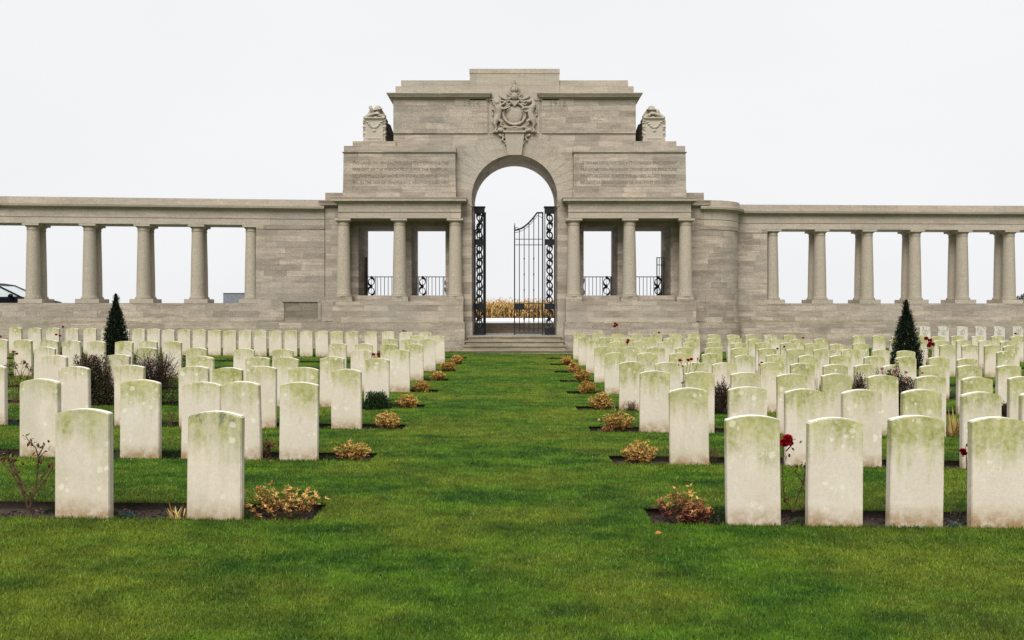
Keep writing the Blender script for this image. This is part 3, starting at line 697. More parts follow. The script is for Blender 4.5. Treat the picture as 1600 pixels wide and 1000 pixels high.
def colonnade(name,A,B,colpx,mirror,label,solid_px,extra,curve=None):
    root=empty(name,(A[0],A[1],0),0,label,'colonnade')
    def put(b,nm,mat,**kw):
        o=b.build(nm,mat,None,**kw); o.parent=root; o.location=(-A[0],-A[1],0); return o
    dirv=(Vector(B)-Vector(A)).normalized()
    end=Vector(A)+dirv*extra
    # travel from left to right so that 'right of travel' faces the viewer
    path=[tuple(end),A] if mirror else [A,tuple(end)]
    put(MB().sweep(path,LOWP),'parapet_wall',STONE); put(MB().sweep(path,ENTP),'entablature',STONE_P,bevel=.004)
    S=ray_on(solid_px,A,B)
    put(MB().sweep([S,A] if mirror else [A,S],MIDP),'solid_wall',STONE)
    nrm=Vector((dirv.y,-dirv.x)); 
    if nrm.y>0: nrm=-nrm
    ang=math.atan2(dirv.y,dirv.x)
    cols=[ray_on(p,A,B) for p in colpx]
    step=(Vector(cols[-1])-Vector(cols[-2]))
    cols.append(tuple(Vector(cols[-1])+step))
    h=4.465-1.86
    for c in cols:
        c=Vector(c); 
        pd=MB(); u=Vector((dirv.x,dirv.y)); v=-nrm
        q=[c+u*sx*.40+v*sy for sx,sy in ((-1,.0-.012),(1,-.012),(1,1.12),(-1,1.12))]
        pd.add([(p.x,p.y,1.70) for p in q]+[(p.x,p.y,1.86) for p in q],[(0,3,2,1),(4,5,6,7),(0,1,5,4),(1,2,6,5),(2,3,7,6),(3,0,4,7)])
        put(pd,'pedestal',STONE_P,bevel=.004)
        for off in (.27,.87):
            cc=c+v*off; b=MB()
            prof=[(.28,0),(.287,.02),(.28,.06),(.25,.075),(.243,.09),(.238,.13)]+[(.238-.043*(t**1.35),.13+(h-.36)*t) for t in np.linspace(.1,1,9)]+[(.21,h-.225),(.213,h-.205),(.20,h-.20),(.20,h-.13),(.22,h-.12),(.262,h-.075),(.268,h-.07)]
            b.lathe(prof,(cc.x,cc.y,1.86),26)
            q=[cc+u*sx*.275+v*sy*.265 for sx,sy in ((-1,-1),(1,-1),(1,1),(-1,1))]
            b.add([(p.x,p.y,4.465-.071) for p in q]+[(p.x,p.y,4.465) for p in q],[(0,3,2,1),(4,5,6,7),(0,1,5,4),(1,2,6,5),(2,3,7,6),(3,0,4,7)])
            put(b,'column',STONE_COL,smooth=True,auto=38)
    if curve:
        pth=curve
        def clamp(P): return [(max(o_,-.35),z_) for o_,z_ in P]
        put(MB().sweep(pth,clamp(LOWP),-.003),'curved_base',STONE); put(MB().sweep(pth,clamp(ENTP),-.003),'curved_entablature',STONE_P)
        put(MB().sweep(pth,clamp(MIDP),-.003),'curved_wall',STONE)
    return root,put
LA=(X(508,34.0)-.02,34.0); LB=(X(0,32.85),32.85)
Lroot,Lput=colonnade('colonnade_wing',LA,LB,[391,306,221,136,47],True,'long stone colonnade of paired columns left of the gateway, dark car behind it',400,13.4)
# niche frame with darker stone under the solid wall on the left
nA=ray_on(444,LA,LB); nB=ray_on(497,LA,LB)
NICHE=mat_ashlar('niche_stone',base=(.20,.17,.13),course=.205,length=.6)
nb=MB(); u=(Vector(LA)-Vector(LB)).normalized(); v=Vector((-u.y,u.x)); 
def obox(b,a,c,y0,y1,z0,z1):
    a=Vector(a);c=Vector(c); q=[a+v*y0,c+v*y0,c+v*y1,a+v*y1]
    b.add([(p.x,p.y,z0) for p in q]+[(p.x,p.y,z1) for p in q],[(0,3,2,1),(4,5,6,7),(0,1,5,4),(1,2,6,5),(2,3,7,6),(3,0,4,7)])
obox(nb,nA,nB,-.004,.05,1.16,1.76); Lput(nb,'niche_panel',NICHE)
nf=MB(); obox(nf,Vector(nA)-u*.06,Vector(nB)+u*.06,-.05,.03,1.76,1.86); obox(nf,Vector(nA)-u*.9,Vector(nA),-.035,.03,1.095,1.72); obox(nf,Vector(nB),Vector(nB)+u*.1,-.035,.03,1.095,1.76)
Lput(nf,'niche_surround',STONE,bevel=.004)
RA=(8.24,35.5); RB=(X(1600,35.95),35.95)
cx0=X(1098,34.0); crv=[(cx0-.1,34.0)]+[(cx0+(8.24-cx0)*math.sin(t),35.5-1.5*math.cos(t)) for t in np.linspace(0.05,R(88),18)]
colonnade('colonnade_wing',RA,RB,[1210,1285,1359.5,1434.5,1508.8,1582.5],False,'stone colonnade of paired columns right of the gateway, with a curved inner wall',1199,13.2,curve=crv)

# ------------------------------------------------------------------ STATUES
def statue(s,D,cxpx,label):
    base=Z(220.3,33.4); root=empty('mourning_statue',(X(cxpx,D),D,base+.003),0,label,'statue','carved mourning soldiers on the gateway shoulders')
    p=MB(); w=.30; h=.86
    p.frus(-w,w,-.28,.5,0,h*.86,.03,-.01); p.frus(-w-.02,w+.02,-.30,.52,h*.88,h*.94,-.02,.03); p.box(-w-.05,w+.05,-.34,.57,h*.94,h)
    for t in np.linspace(0,1,9):     # garland
        p.ell((-w*.8+2*w*.8*t,-.30,h*.80-.20*math.sin(math.pi*t)),(.045,.035,.035),None,6,5)
    p.ell((0,-.30,h*.45),(.06,.03,.05)); p.box(-w+.06,w-.06,-.325,-.28,.10,.13)
    for sx in (-1,1):
        p.tube([(sx*(w+.03),-.3,h-.01),(sx*(w+.03),.5,h-.01)],.062,8)
        for i in range(8): p.ell((sx*(w+.055+.012*(i%2)),-.18+.03*(i%3-1),h*.88-.075*i),(.06,.09,.055),Euler((.3,sx*.5,0)),7,5)
        p.frus(sx*(w),sx*(w+.07),-.25,.5,0,.22,.03,0)
    p.build('pedestal_block',STONE_STAT,root,remesh=.016,smoothit=1)
    f=MB(); tz=h
    # head, neck, bowed shoulders, folded arms and one body of clothing leaning on the block
    hx=.05*s if s>0 else .08
    hx=-.06 if s>0 else .09
    f.ell((hx,-.02,tz+.27),(.105,.12,.13)); f.ell((hx,-.12,tz+.22),(.045,.045,.06)); f.ell((hx,-.15,tz+.25),(.02,.03,.035))
    f.tube([(hx,.02,tz+.26),(hx*.8,.16,tz+.20)],[.09,.14],10)
    f.tube([(-.27,.22,tz+.05),(-.14,.16,tz+.24),(.14,.16,tz+.24),(.27,.22,tz+.05)],[.12,.15,.15,.12],10)
    for sx in (-1,1):
        f.tube([(sx*.20,.18,tz+.16),(sx*.30,.02,tz+.06),(sx*.28,-.12,tz+.05)],[.10,.085,.07],9)
        f.tube([(sx*.28,-.12,tz+.05),(sx*.15,-.20,tz+.10),(hx+sx*.05,-.21,tz+.15)],[.07,.055,.045],9)
        f.ell((hx+sx*.03,-.22,tz+.15),(.05,.035,.045))
        for q in range(4): f.tube([(hx+sx*(.01+q*.017),-.235,tz+.17),(hx+sx*(.01+q*.017),-.262,tz+.145),(hx+sx*(.01+q*.017),-.262,tz+.11)],.011,6)
    f.tube([(0,.28,tz+.0),(0,.55,tz-.35),(0,.62,-.0+.03)],[.26,.27,.30],14)
    f.build('figure',STONE_STAT,root,remesh=.014,smoothit=1)
    hm=MB(); tl=Euler((R(12),R(-10 if s<0 else 0),0)); hm.ell((hx,-.02,tz+.345),(.13,.145,.115),tl,16,10); hm.ell((hx,-.02,tz+.325),(.185,.205,.032),tl,18,6)
    hm.build('helmet',STONE_STAT,root,remesh=.013,smoothit=1)
    ck=MB(); i_=-s
    for q in range(7): ck.tube([(i_*(.20+.035*q),.22+.04*q,tz-.02-.02*q),(i_*(.34+.022*q),.36+.05*q,tz*.55),(i_*(.36+.03*q),.42+.06*q,.02)],[.07,.085,.08],8)
    ck.build('cloak',mat_dark_cloak,root,remesh=.018,smoothit=1)
    if s<0:
        rf=MB(); rf.tube([(.0,-.05,tz+.10),(-.12,-.12,tz+.30),(-.17,-.14,tz+.42)],[.04,.065,.06],8); rf.build('rifle_butt',STONE_STAT,root,smooth=True)
    return root
mat_dark_cloak=mat_simple('dark_cloak_stone',(.075,.062,.055),.95,.35,9,bump=.4)  # cloak on each statue's inner side, much darker than its other stone
statue(-1,33.85,586.5,'pale statue of a helmeted soldier bowed over a block on the left gateway shoulder')
statue(1,33.85,1020.5,'pale statue of a helmeted soldier bowed over a block on the right gateway shoulder')

# ------------------------------------------------------------------ IRON GATES AND RAILINGS
def scroll_col(b,x,z0,z1,y,r=.105,n=None):
    n=n or max(1,round((z1-z0)/(2*r+.03))); p=(z1-z0)/n
    for i in range(n):
        c=z0+p*(i+.5)
        b.tube([(x+r*.92*math.cos(a),y,c+r*math.sin(a)) for a in np.linspace(0,2*math.pi,14,endpoint=False)],.017,5,closed=True)
        sx=1 if i%2 else -1
        b.ell((x,y,c+p/2),(.055,.02,.05),None,7,5)
        b.tube([(x,y,c+p/2),(x+sx*r*.8,y,c+p*.30),(x+sx*r*1.0,y,c)],[.04,.042,.014],5)
        b.tube([(x,y,c-p/2),(x-sx*r*.8,y,c-p*.30),(x-sx*r*1.0,y,c)],[.04,.042,.014],5)
    b.tube([(x,y,z0),(x,y,z1)],.008,5)
GD=34.3; FZ=FLOORZ+.009
def zg(py): return Z(py,GD)
def leaf(parent):
    """gate leaf, free edge at x=0, hinge at x=L, standing on z=0"""
    L=1.03; b=MB(); H=lambda py: Z(py,GD)-FZ
    b.box(L-.05,L,-.02,.02,.0,H(332)); b.box(-.02,.02,-.015,.015,.0,H(352))
    pts=[]
    for t in np.linspace(0,1,12):
        xx=t*(L*.78); zz=H(359.5)+(H(332.5)-H(359.5))*(t**1.9); pts.append((xx,0,zz))
    b.tube(pts+[(L,0,H(332.5))],.03,6)
    b.tube([(p[0]+.02,0,p[2]-.085) for p in pts]+[(L,0,H(341.5))],.010,5)
    b.tube([(0,0,H(359)),(.04,0,H(355.5)),(.12,0,H(356)),(.16,0,H(358))],.012,5); b.tube([(0,0,H(352)),(.012,0,H(349.5)),(-.006,0,H(348.6))],.012,5)
    for i in range(1,6):
        xx=L*i/6.0; t=xx/(L*.78); top=H(359.5)+(H(332.5)-H(359.5))*(min(1,t)**1.9)
        b.tube([(xx,0,.05),(xx,0,top)],.0145,6)
        if i in (2,4):
            for py in (404.2,428.5,453.3): b.ell((xx,0,H(py)),(.026,.026,.04),None,8,6)
            b.ell((xx,0,H(498)),(.035,.03,.03),None,8,6); b.tube([(xx,0,H(499)),(xx,0,H(504))],[.03,.008],6)
    for py,th in ((373.7,.014),(382.6,.014),(474.4,.018),(483,.018),(512.8,.014),(520,.03)): b.tube([(0,0,H(py)),(L,0,H(py))],th,5)
    o=b.build('leaf_frame',IRON,parent)
    b2=MB().box(-.01,.34,-.035,.035,H(483),H(474)); b2.build('lock_box',IRON,parent,bevel=.005)
    b3=MB(); b3.tube([(.17+.1*math.cos(a),-.03,H(484)+.09*math.sin(a)) for a in np.linspace(math.pi,2*math.pi,9)],.012,5); b3.build('handle',IRON,parent)
def pier(parent,xc):
    b=MB(); w=.17
    for sx in (-1,1):
        for yy in (0,.30): b.box(xc+sx*w-.011,xc+sx*w+.011,yy-.011,yy+.011,0,zg(323)-FZ)
    H=lambda py: Z(py,GD)-FZ
    for (a,c,o_) in ((333,324,.0),(382.2,373.5,.015),(483.2,474.2,.02),(524.0,512.5,.0)): b.box(xc-w-o_,xc+w+o_,-.015,.315,H(a),H(c))
    b.box(xc-w-.04,xc+w+.04,-.045,.345,H(324.2),H(322.4))
    b.build('pier_frame',IRON,parent)
    s=MB()
    for yy in (0.0,.30):
        scroll_col(s,xc,H(373.5),H(333),yy,.105,3); scroll_col(s,xc,H(474.2),H(382.2),yy,.105,8); scroll_col(s,xc,H(512.5),H(483.2),yy,.105,2)
    s.build('scrollwork',IRON,parent)
gl=empty('iron_gate',(0,GD,FZ),0,'black wrought iron gate leaf standing half across the arch, scrolled pier on its right','gate','two leaves of the iron gate')
pier(gl,xo(55,GD)); leaf(gl)
gr=empty('iron_gate',(0,GD,FZ),0,'black iron gate leaf folded back behind its scrolled pier, left side of the arch','gate','two leaves of the iron gate')
pier(gr,-xo(55,GD))
tmp=empty('gate_leaf',(0,0,0)); leaf(tmp)
# the folded leaf: bake its rotation into the meshes so that parts hang directly under the gate
for ch in list(tmp.children):
    M=Matrix.Translation((-1.03,.03,0))@Matrix.Rotation(R(-63+180),4,'Z')@Matrix.Scale(-1,4,(1,0,0))@Matrix.Translation((-1.03,0,0))
    # local: hinge (x=1.03) goes to the pier, free end swings back
    ch.data=ch.data.copy(); M=Matrix.Translation((-1.04,.04,0))@Matrix.Rotation(R(63),4,'Z')@Matrix.Translation((-1.03,0,0))@Matrix.Identity(4)
    M=Matrix.Translation((-1.04,.04,0))@Matrix.Rotation(R(-63),4,'Z')@Matrix.Translation((-1.03,0,0))
    ch.data.transform(M); ch.parent=gr
bpy.data.objects.remove(tmp)
# folded leaf must run back (positive y): free end sits at hinge + rot(-1.03,0)
def railing(x0,x1,y,z0,z1,scrolls,label):
    root=empty('iron_railing',((x0+x1)/2,y,z0),0,label,'railing','low iron railings in the portico openings')
    xm=(x0+x1)/2; b=MB(); h=z1-z0; a=x0-xm; c=x1-xm
    b.box(a,c,-.012,.012,h-.03,h); b.box(a,c,-.012,.012,.03,.05)
    sc=MB(); used=[]
    for sx in scrolls:
        xx=a+sx; scroll_col(sc,xx,.05,h-.03,0,.12,2); used.append(xx)
        for q in (-.15,.15): b.box(xx+q-.012,xx+q+.012,-.01,.01,0,h)
    t=a
    while t<=c+.001:
        if all(abs(t-u_)>.16 for u_ in used): b.box(t-.0105,t+.0105,-.008,.008,0,h)
        t+=.14
    b.build('rail_frame',IRON,root); sc.build('scrollwork',IRON,root)
RDx=36.45
for s in (-1,1):
    nm='left' if s<0 else 'right'
    for (pa,pb,which) in ((99,152,'inner'),(178,232,'outer')):
        xa=xo(pa,RDx); xb=xo(pb,RDx); x0,x1=sorted((s*xa,s*xb)); wdt=x1-x0
        scs=[.2,wdt-.12] if s<0 else [.12,wdt-.2]
        railing(x0,x1,RDx,1.973,Z(432,RDx),scs,'low black iron railing with scrolls in the %s opening of the %s portico'%(which,nm))
    sg=empty('side_gate',(s*xo(236,36.0),35.9,1.973),0,'narrow black iron gate leaf standing open inside the %s portico'%nm,'gate')
    b=MB(); H=Z(403,36)-1.973; w=.52
    ang=R(35 if s<0 else 145)
    for q in np.linspace(0,w,5): b.tube([(-q*s*.75 if s>0 else q*.35,-q*.65,0),(-q*s*.75 if s>0 else q*.35,-q*.65,H)],.012 if 0<q<w else .02,5)
    e=(-w*s*.75 if s>0 else w*.35,-w*.65)
    for zz in (.05,H-.28,H-.01): b.tube([(0,0,zz),(e[0],e[1],zz)],.015,5)
    b.build('leaf_frame',IRON,sg)

# ------------------------------------------------------------------ BEYOND: corn, car, cabinet, far bush
def corn():
    V=[];Fc=[];rn=[];n=0
    for _ in range(2600):
        x=random.uniform(-9,9); y=58.3+random.random()**1.5*5; h=random.uniform(.55,1.0)*(1.0 if random.random()<.85 else 1.28); b0=Vector((x,y,ROADZ-.02)); lx=random.uniform(-.12,.12)
        V+=[(x-.018,y,b0.z),(x+.018,y,b0.z),(x+lx+.012,y,b0.z+h),(x+lx-.012,y,b0.z+h)]; Fc.append((n,n+1,n+2,n+3)); n+=4; rn.append(random.random())
        for q in range(9):
            t=random.uniform(.05,1.0); a=random.uniform(0,6.28); L=random.uniform(.2,.42); w=random.uniform(.018,.038); d=Vector((math.cos(a),math.sin(a),0)); sd=Vector((-d.y,d.x,0))*w
            p0=b0+Vector((lx*t,0,h*t)); up=random.uniform(.2,.9)
            P=[p0,p0+d*L*.4+Vector((0,0,L*up*.6)),p0+d*L*.75+Vector((0,0,L*up*.35)),p0+d*L+Vector((0,0,-L*.25*random.random()))]
            ww=[.5,1,.8,.1]; r_=random.random()
            for p,w_ in zip(P,ww): V+=[tuple(p-sd*w_),tuple(p+sd*w_)]
            for i in range(3): Fc.append((n+2*i,n+2*i+1,n+2*i+3,n+2*i+2)); rn.append(r_)
            n+=8
    m=mat_leaf('dry_corn',[(.16,.08,.025),(.42,.27,.09),(.55,.36,.13),(.70,.52,.24)],.8,.2)
    return np_mesh('corn_crop',np.array(V),np.array(Fc),m,rnd=np.array(rn))
tag(corn(),'dry golden standing corn crop beyond the road, seen through the arch','crop',kind='stuff')
def car():
    root=empty('parked_car',(-20.75,38.9,ROADZ-.06),0,'dark blue people carrier parked on the road behind the left colonnade, windscreen to the right','car')
    paint=mat_simple('dark_blue_car_paint',(.004,.005,.010),.5,.1,4,0,.08); glass=mat_simple('car_glass',(.45,.52,.52),.05,.1,3,.0,.9)
    rub=mat_simple('tyre_rubber',(.02,.02,.02),.8); rim=mat_simple('alloy_rim',(.45,.45,.47),.35,.1,5,.9); lamp=mat_simple('lamp_glass',(.7,.72,.75),.1)
    W=.88
    # lower, darker body
    side=[(-2.15,.32),(2.15,.32),(2.2,.55),(2.16,.80),(1.95,.92),(1.35,1.06),(1.05,1.12),(-2.1,1.05),(-2.2,.7)]
    b=MB(); b.prism(side,-W,W); b.build('body',paint,root,bevel=.05,smooth=True,auto=35)
    roof=MB(); roof.prism([(-1.95,1.58),(-1.5,1.66),(-.3,1.67),(.15,1.60),(.15,1.54),(-.3,1.60),(-1.5,1.59),(-1.9,1.5)],-W*.80,W*.80)
    for sy in (-1,1):
        y0,y1=sorted((sy*W*.80,sy*W*.9))
        for (xa,za,xb,zb_) in ((1.2,1.08,.12,1.58),(-2.05,1.05,-1.92,1.55),(-.25,1.08,-.28,1.62),(-1.15,1.08,-1.18,1.62)):
            roof.tube([(xa,sy*W*.93,za),(xb,sy*W*.78,zb_)],.035,6)
    roof.build('roof',paint,root,smooth=True,auto=40)
    gls=MB(); q=[(1.17,1.08),(.13,1.57),(-1.92,1.52),(-2.04,1.05)]
    gls.add([(x_,-W*.90 if z_<1.2 else -W*.76,z_) for x_,z_ in q]+[(x_,W*.90 if z_<1.2 else W*.76,z_) for x_,z_ in q],[(0,1,2,3),(7,6,5,4),(0,4,5,1),(2,6,7,3)])
    gls.build('windows',glass,root)
    for sx in (-1.4,1.38):
        for sy in (-1,1):
            t=MB(); t.lathe([(.2,-.1),(.31,-.1),(.325,-.06),(.325,.06),(.31,.1),(.2,.1)],(0,0,0),22); o=t.build('wheel',rub,root,smooth=True,auto=40); o.location=(sx,sy*.80,.325); o.rotation_euler=(R(90),0,0)
            t=MB(); t.lathe([(.0,-.08),(.2,-.07),(.2,.07),(.0,.08)],(0,0,0),18); t.build('rim',rim,o)
    for sy in (-1,1):
        MB().ell((2.08,sy*.68,.78),(.10,.16,.09)).build('headlight',lamp,root,smooth=True)
        MB().ell((.85,sy*1.0,1.14),(.09,.12,.08)).build('wing_mirror',paint,root,smooth=True)
    return root
car()
cab=empty('utility_cabinet',(X(375,40),40,ROADZ),0,'grey metal roadside cabinet with a wire loop behind the left colonnade','cabinet')
GREY=mat_simple('grey_painted_metal',(.20,.22,.25),.6,.12,12)
MB().box(-.6,.6,-.35,.35,.08,1.20).build('cabinet_body',GREY,cab,bevel=.02); MB().box(-.63,.63,-.38,.38,1.203,1.225).build('lid',GREY,cab,bevel=.008)
MB().tube([(.25,-.2,1.2),(.27,-.2,1.42),(.36,-.2,1.46),(.46,-.2,1.40),(.5,-.2,1.2)],.012,6).build('wire_loop',IRON,cab); MB().box(-.62,.62,-.4,.4,0,.08).build('plinth',STEP,cab)

# ------------------------------------------------------------------ PLANTS
def leaves(name,P,Dv,L,W,mat,parent,rnd=None,fold=.25,droop=0.0):
    """diamond leaves with a crease: base P, direction Dv"""
    n=len(P); Dv=Dv/np.linalg.norm(Dv,axis=1,keepdims=True)
    up=np.tile([0,0,1.0],(n,1))+RNG.normal(0,.5,(n,3)); S=np.cross(Dv,up); S/=np.linalg.norm(S,axis=1,keepdims=True)+1e-9
    Nn=np.cross(S,Dv); L=np.broadcast_to(L,n)[:,None]; W=np.broadcast_to(W,n)[:,None]
    A=P; T=P+Dv*L-np.array([0,0,1.0])*L*droop; M=P+Dv*L*.45
    B=M+S*W*.5+Nn*W*fold; C=M-S*W*.5+Nn*W*fold
    V=np.stack([A,B,T,C],1).reshape(-1,3); q=np.arange(n)*4
    Fc=np.concatenate([np.stack([q,q+1,q+2],1),np.stack([q,q+2,q+3],1)]); 
    if rnd is None: rnd=RNG.uniform(0,1,n)
    return np_mesh(name,V,Fc,mat,parent,rnd=np.concatenate([rnd,rnd]))
GOLD=mat_leaf('golden_autumn_leaf',[(.10,.075,.02),(.34,.14,.035),(.50,.26,.06),(.66,.44,.16),(.42,.32,.06)],.6,.2)
GOLDG=mat_leaf('gold_green_leaf',[(.10,.10,.02),(.32,.20,.04),(.46,.30,.08),(.50,.24,.06)],.6,.2)
REDL=mat_leaf('red_autumn_leaf',[(.05,.012,.014),(.13,.025,.025),(.22,.08,.04),(.33,.15,.06)],.6,.2)
DGRN=mat_leaf('dark_evergreen_leaf',[(.008,.018,.006),(.016,.040,.010),(.035,.075,.016)],.75,.1)
YEW=mat_leaf('yew_needles',[(.005,.011,.006),(.009,.021,.010),(.018,.036,.014),(.03,.055,.02)],.6,.05)
MGRN=mat_leaf('mid_green_leaf',[(.02,.05,.01),(.05,.11,.02),(.10,.16,.03)],.5,.2)
YGRN=mat_leaf('variegated_blade',[(.06,.12,.02),(.30,.36,.08),(.48,.50,.22)],.5,.2)
STRAW=mat_leaf('straw_blade',[(.30,.12,.02),(.50,.33,.12),(.62,.52,.28),(.45,.40,.06)],.6,.2)
PURP=mat_leaf('dark_purple_leaf',[(.010,.010,.006),(.025,.022,.013),(.055,.034,.020),(.10,.055,.035)],.6,.1)
BRONZ=mat_leaf('bronze_leaf',[(.010,.016,.007),(.022,.032,.012),(.06,.045,.022),(.20,.10,.08)],.6,.1)
TEAL=mat_leaf('blue_green_leaf',[(.02,.035,.03),(.05,.08,.07),(.10,.14,.12)],.6,.1)
REDP=mat_leaf('rose_petal',[(.22,.003,.008),(.38,.008,.018),(.50,.02,.035)],.5,.2)
PINKP=mat_leaf('pale_pink_petal',[(.5,.25,.22),(.65,.42,.38)],.5,.2)
BARK=mat_simple('brown_stem',(.055,.03,.018),.85,.4,40); BARKR=mat_simple('rose_stem',(.075,.035,.022),.8,.5,30); GST=mat_simple('green_stem',(.06,.07,.02),.8,.3,30)

def shrub(root,rad,h,nst,mat,leafL=.04,leafW=.016,whorl=7,per=3,stem=BARK,seed=0,split=None):
    rr=random.Random(seed); st=MB(); P=[];Dv=[];rn=[]
    for i in range(nst):
        a=rr.uniform(0,6.28); q=rr.random()**.6; tipr=q*rad; hh=h*(1-.45*q**2)*rr.uniform(.72,1.08)
        tip=Vector((tipr*math.cos(a),tipr*math.sin(a)*.75,hh)); b0=Vector((rr.uniform(-.12,.12)*rad*2,rr.uniform(-.1,.1)*rad,-.02))
        mid=b0.lerp(tip,.5)+Vector((tip.x*.12,tip.y*.12,-.02)); pts=[b0,mid,tip]
        st.tube([tuple(p) for p in pts],[.0035,.003,.002],4)
        for w in range(per):
            t=1-w*.21; c=(mid.lerp(tip,(t-.5)*2) if t>.5 else b0.lerp(mid,t*2))
            for e in range(whorl):
                aa=6.28*e/whorl+rr.random(); el=rr.uniform(-.1,1.0)
                P.append(tuple(c)); Dv.append((math.cos(aa)*math.cos(el),math.sin(aa)*math.cos(el),math.sin(el))); rn.append(min(1,max(0,rr.gauss(.35+.4*t-.1*w,.22))))
    st.build('stems',stem,root)
    P=np.array(P);Dv=np.array(Dv);n=len(P)
    leaves('foliage',P,Dv,RNG.uniform(.6,1.25,n)*leafL,RNG.uniform(.7,1.2,n)*leafW,mat,root,np.array(rn))
def place(name,px,y,label,cat,group=None,dz=-.05):
    x=X(px,y); return empty(name,(x,y,g1(x,y)+dz),random.uniform(0,6.28),label,cat,group)
RW=['front row','second row','third row','fourth row','fifth row','sixth row','seventh row','eighth row']
GP='autumn shrubs at the ends of the rows'
for k,(px,w,h,mt,ds) in enumerate([(444,.62,.25,GOLD,'golden yellow'),(550,.37,.20,GOLD,'pale golden'),(605,.40,.235,GOLD,'pale gold'),(638,.42,.22,GOLD,'dense golden'),(659,.40,.22,GOLDG,'green and gold'),(685,.36,.23,GOLD,'orange brown'),(700,.42,.25,GOLDG,'gold and green'),(713,.38,.26,GOLD,'orange')]):
    y=DK[k]+.26; root=place('golden_shrub',px,y,'%s leafed low shrub ending the %s left of the aisle'%(ds,RW[k]),'shrub',GP)
    shrub(root,w/2*1.1,h,44+3*k,mt,.036+.0025*k,.0135+.0014*k,8,3,seed=k)
for k,(px,w,h,mt,ds) in enumerate([(1066,.46,.25,REDL,'red and orange'),(999,.42,.23,GOLD,'golden orange'),(964,.46,.27,GOLD,'rusty golden'),(938,.42,.28,GOLD,'golden brown'),(918,.40,.25,GOLDG,'yellow gold'),(909,.42,.27,GOLDG,'amber'),(897,.42,.25,GOLD,'orange tinged'),(886,.40,.26,GOLD,'small orange')]):
    y=DK[k]+.26; root=place('golden_shrub',px,y,'%s leafed low shrub ending the %s right of the aisle'%(ds,RW[k]),'shrub',GP)
    if k==0:
        shrub(root,.20,.27,14,GOLD,.042,.016,7,2,seed=50); 
        for ch in root.children: ch.location=(0,0,0)
    shrub(root,w/2*1.1,h*(.75 if k==0 else 1),44+3*k,mt,.036+.0025*k,.0135+.0014*k,8,3,seed=20+k)
def mound(root,rad,h,n,mat,L,W,seed=0,sy=.7,spiky=.6):
    rng=np.random.default_rng(seed); d=rng.normal(0,1,(n,3)); d[:,2]=np.abs(d[:,2]); d/=np.linalg.norm(d,axis=1,keepdims=True)
    lump=1+.18*np.sin(d[:,0]*7+seed)*np.cos(d[:,1]*6)+.10*np.sin(d[:,0]*17+d[:,2]*13)
    r=(rng.uniform(.25,1,n)**.4)*lump
    P=np.stack([d[:,0]*r*rad,d[:,1]*r*rad*sy,d[:,2]*r*h],1); Dv=d+rng.normal(0,spiky,(n,3))
    rn=np.clip(rng.normal(.3,.2,n)+.4*(r-.6)+.2*d[:,2],0,1)
    leaves('foliage',P,Dv,rng.uniform(.6,1.3,n)*L,rng.uniform(.7,1.2,n)*W,mat,root,rn)
def twigs(root,n,rad,h,mat,r=.004,seed=0,branch=3,name='stems'):
    rr=random.Random(seed); b=MB(); tips=[]
    for i in range(n):
        a=rr.uniform(0,6.28); tip=Vector((rad*math.cos(a)*rr.uniform(.3,1),rad*math.sin(a)*.6*rr.uniform(.3,1),h*rr.uniform(.6,1))); m=tip*.5+Vector((rr.gauss(0,.03),rr.gauss(0,.02),rr.gauss(0,.02)))
        b.tube([(0,0,-.03),tuple(m),tuple(tip)],[r*1.6,r*1.2,r*.6],5); tips.append(tip)
        for q in range(branch):
            t=rr.uniform(.35,.9); s=m.lerp(tip,(t-.5)*2) if t>.5 else m*(t*2); e=s+Vector((rr.gauss(0,.07),rr.gauss(0,.05),rr.uniform(.04,.14)))*(h/.5); b.tube([tuple(s),tuple(e)],[r*.7,r*.4],4); tips.append(e)
    b.build(name,mat,root); return tips
def scatter(root,tips,mat,per,L,W,spread,seed=0,name='foliage'):
    rng=np.random.default_rng(seed); P=np.array([list(t) for t in tips for _ in range(per)])+rng.normal(0,spread,(len(tips)*per,3))
    Dv=rng.normal(0,1,P.shape)+[0,0,.3]; leaves(name,P,Dv,rng.uniform(.6,1.3,len(P))*L,rng.uniform(.7,1.2,len(P))*W,mat,root)
def blooms(root,pts,rad,mat=None,seed=0):
    mat=mat or REDP
    for p,r_ in zip(pts,rad if isinstance(rad,(list,tuple)) else [rad]*len(pts)):
        P=[];Dv=[];L=[]
        for lay,(cnt,el,s) in enumerate(((6,-.7,.8),(7,-.15,1.0),(7,.35,1.0),(6,.8,.92),(4,1.3,.8))):
            for e in range(cnt):
                a=6.28*e/cnt+lay*.5; P.append(p); Dv.append((math.cos(a)*math.cos(el),math.sin(a)*math.cos(el),math.sin(el))); L.append(r_*s*1.12)
        L=np.array(L); leaves('bloom',np.array(P,dtype=float),np.array(Dv),L*1.15,L*1.35,mat,root,fold=.35)
def blades(root,n,L,W,mat,seed=0,up=1.0):
    rng=np.random.default_rng(seed); V=[];Fc=[];rn=[];c=0
    for i in range(n):
        a=rng.uniform(0,6.28); el=rng.uniform(.5,1.35)*up; d=np.array([math.cos(a)*math.cos(el),math.sin(a)*math.cos(el)*.6,math.sin(el)]); s=np.cross(d,[0,0,1]); s=s/(np.linalg.norm(s)+1e-6)*W*.5
        l=L*rng.uniform(.6,1.1); p=np.array([rng.normal(0,.03),rng.normal(0,.02),-.02])
        for q in range(5):
            t=q/4; cc=p+d*l*t+np.array([0,0,-l*.35*t*t*(1.5-el)]); w=(1-t**2)*1+.05
            V+=[cc-s*w,cc+s*w]
        for q in range(4): Fc.append((c+2*q,c+2*q+1,c+2*q+3,c+2*q+2)); rn.append(i%7/7+.1*rng.random())
        c+=10
    np_mesh('leaf_blades',np.array(V),np.array(Fc),mat,root,rnd=np.array(rn))

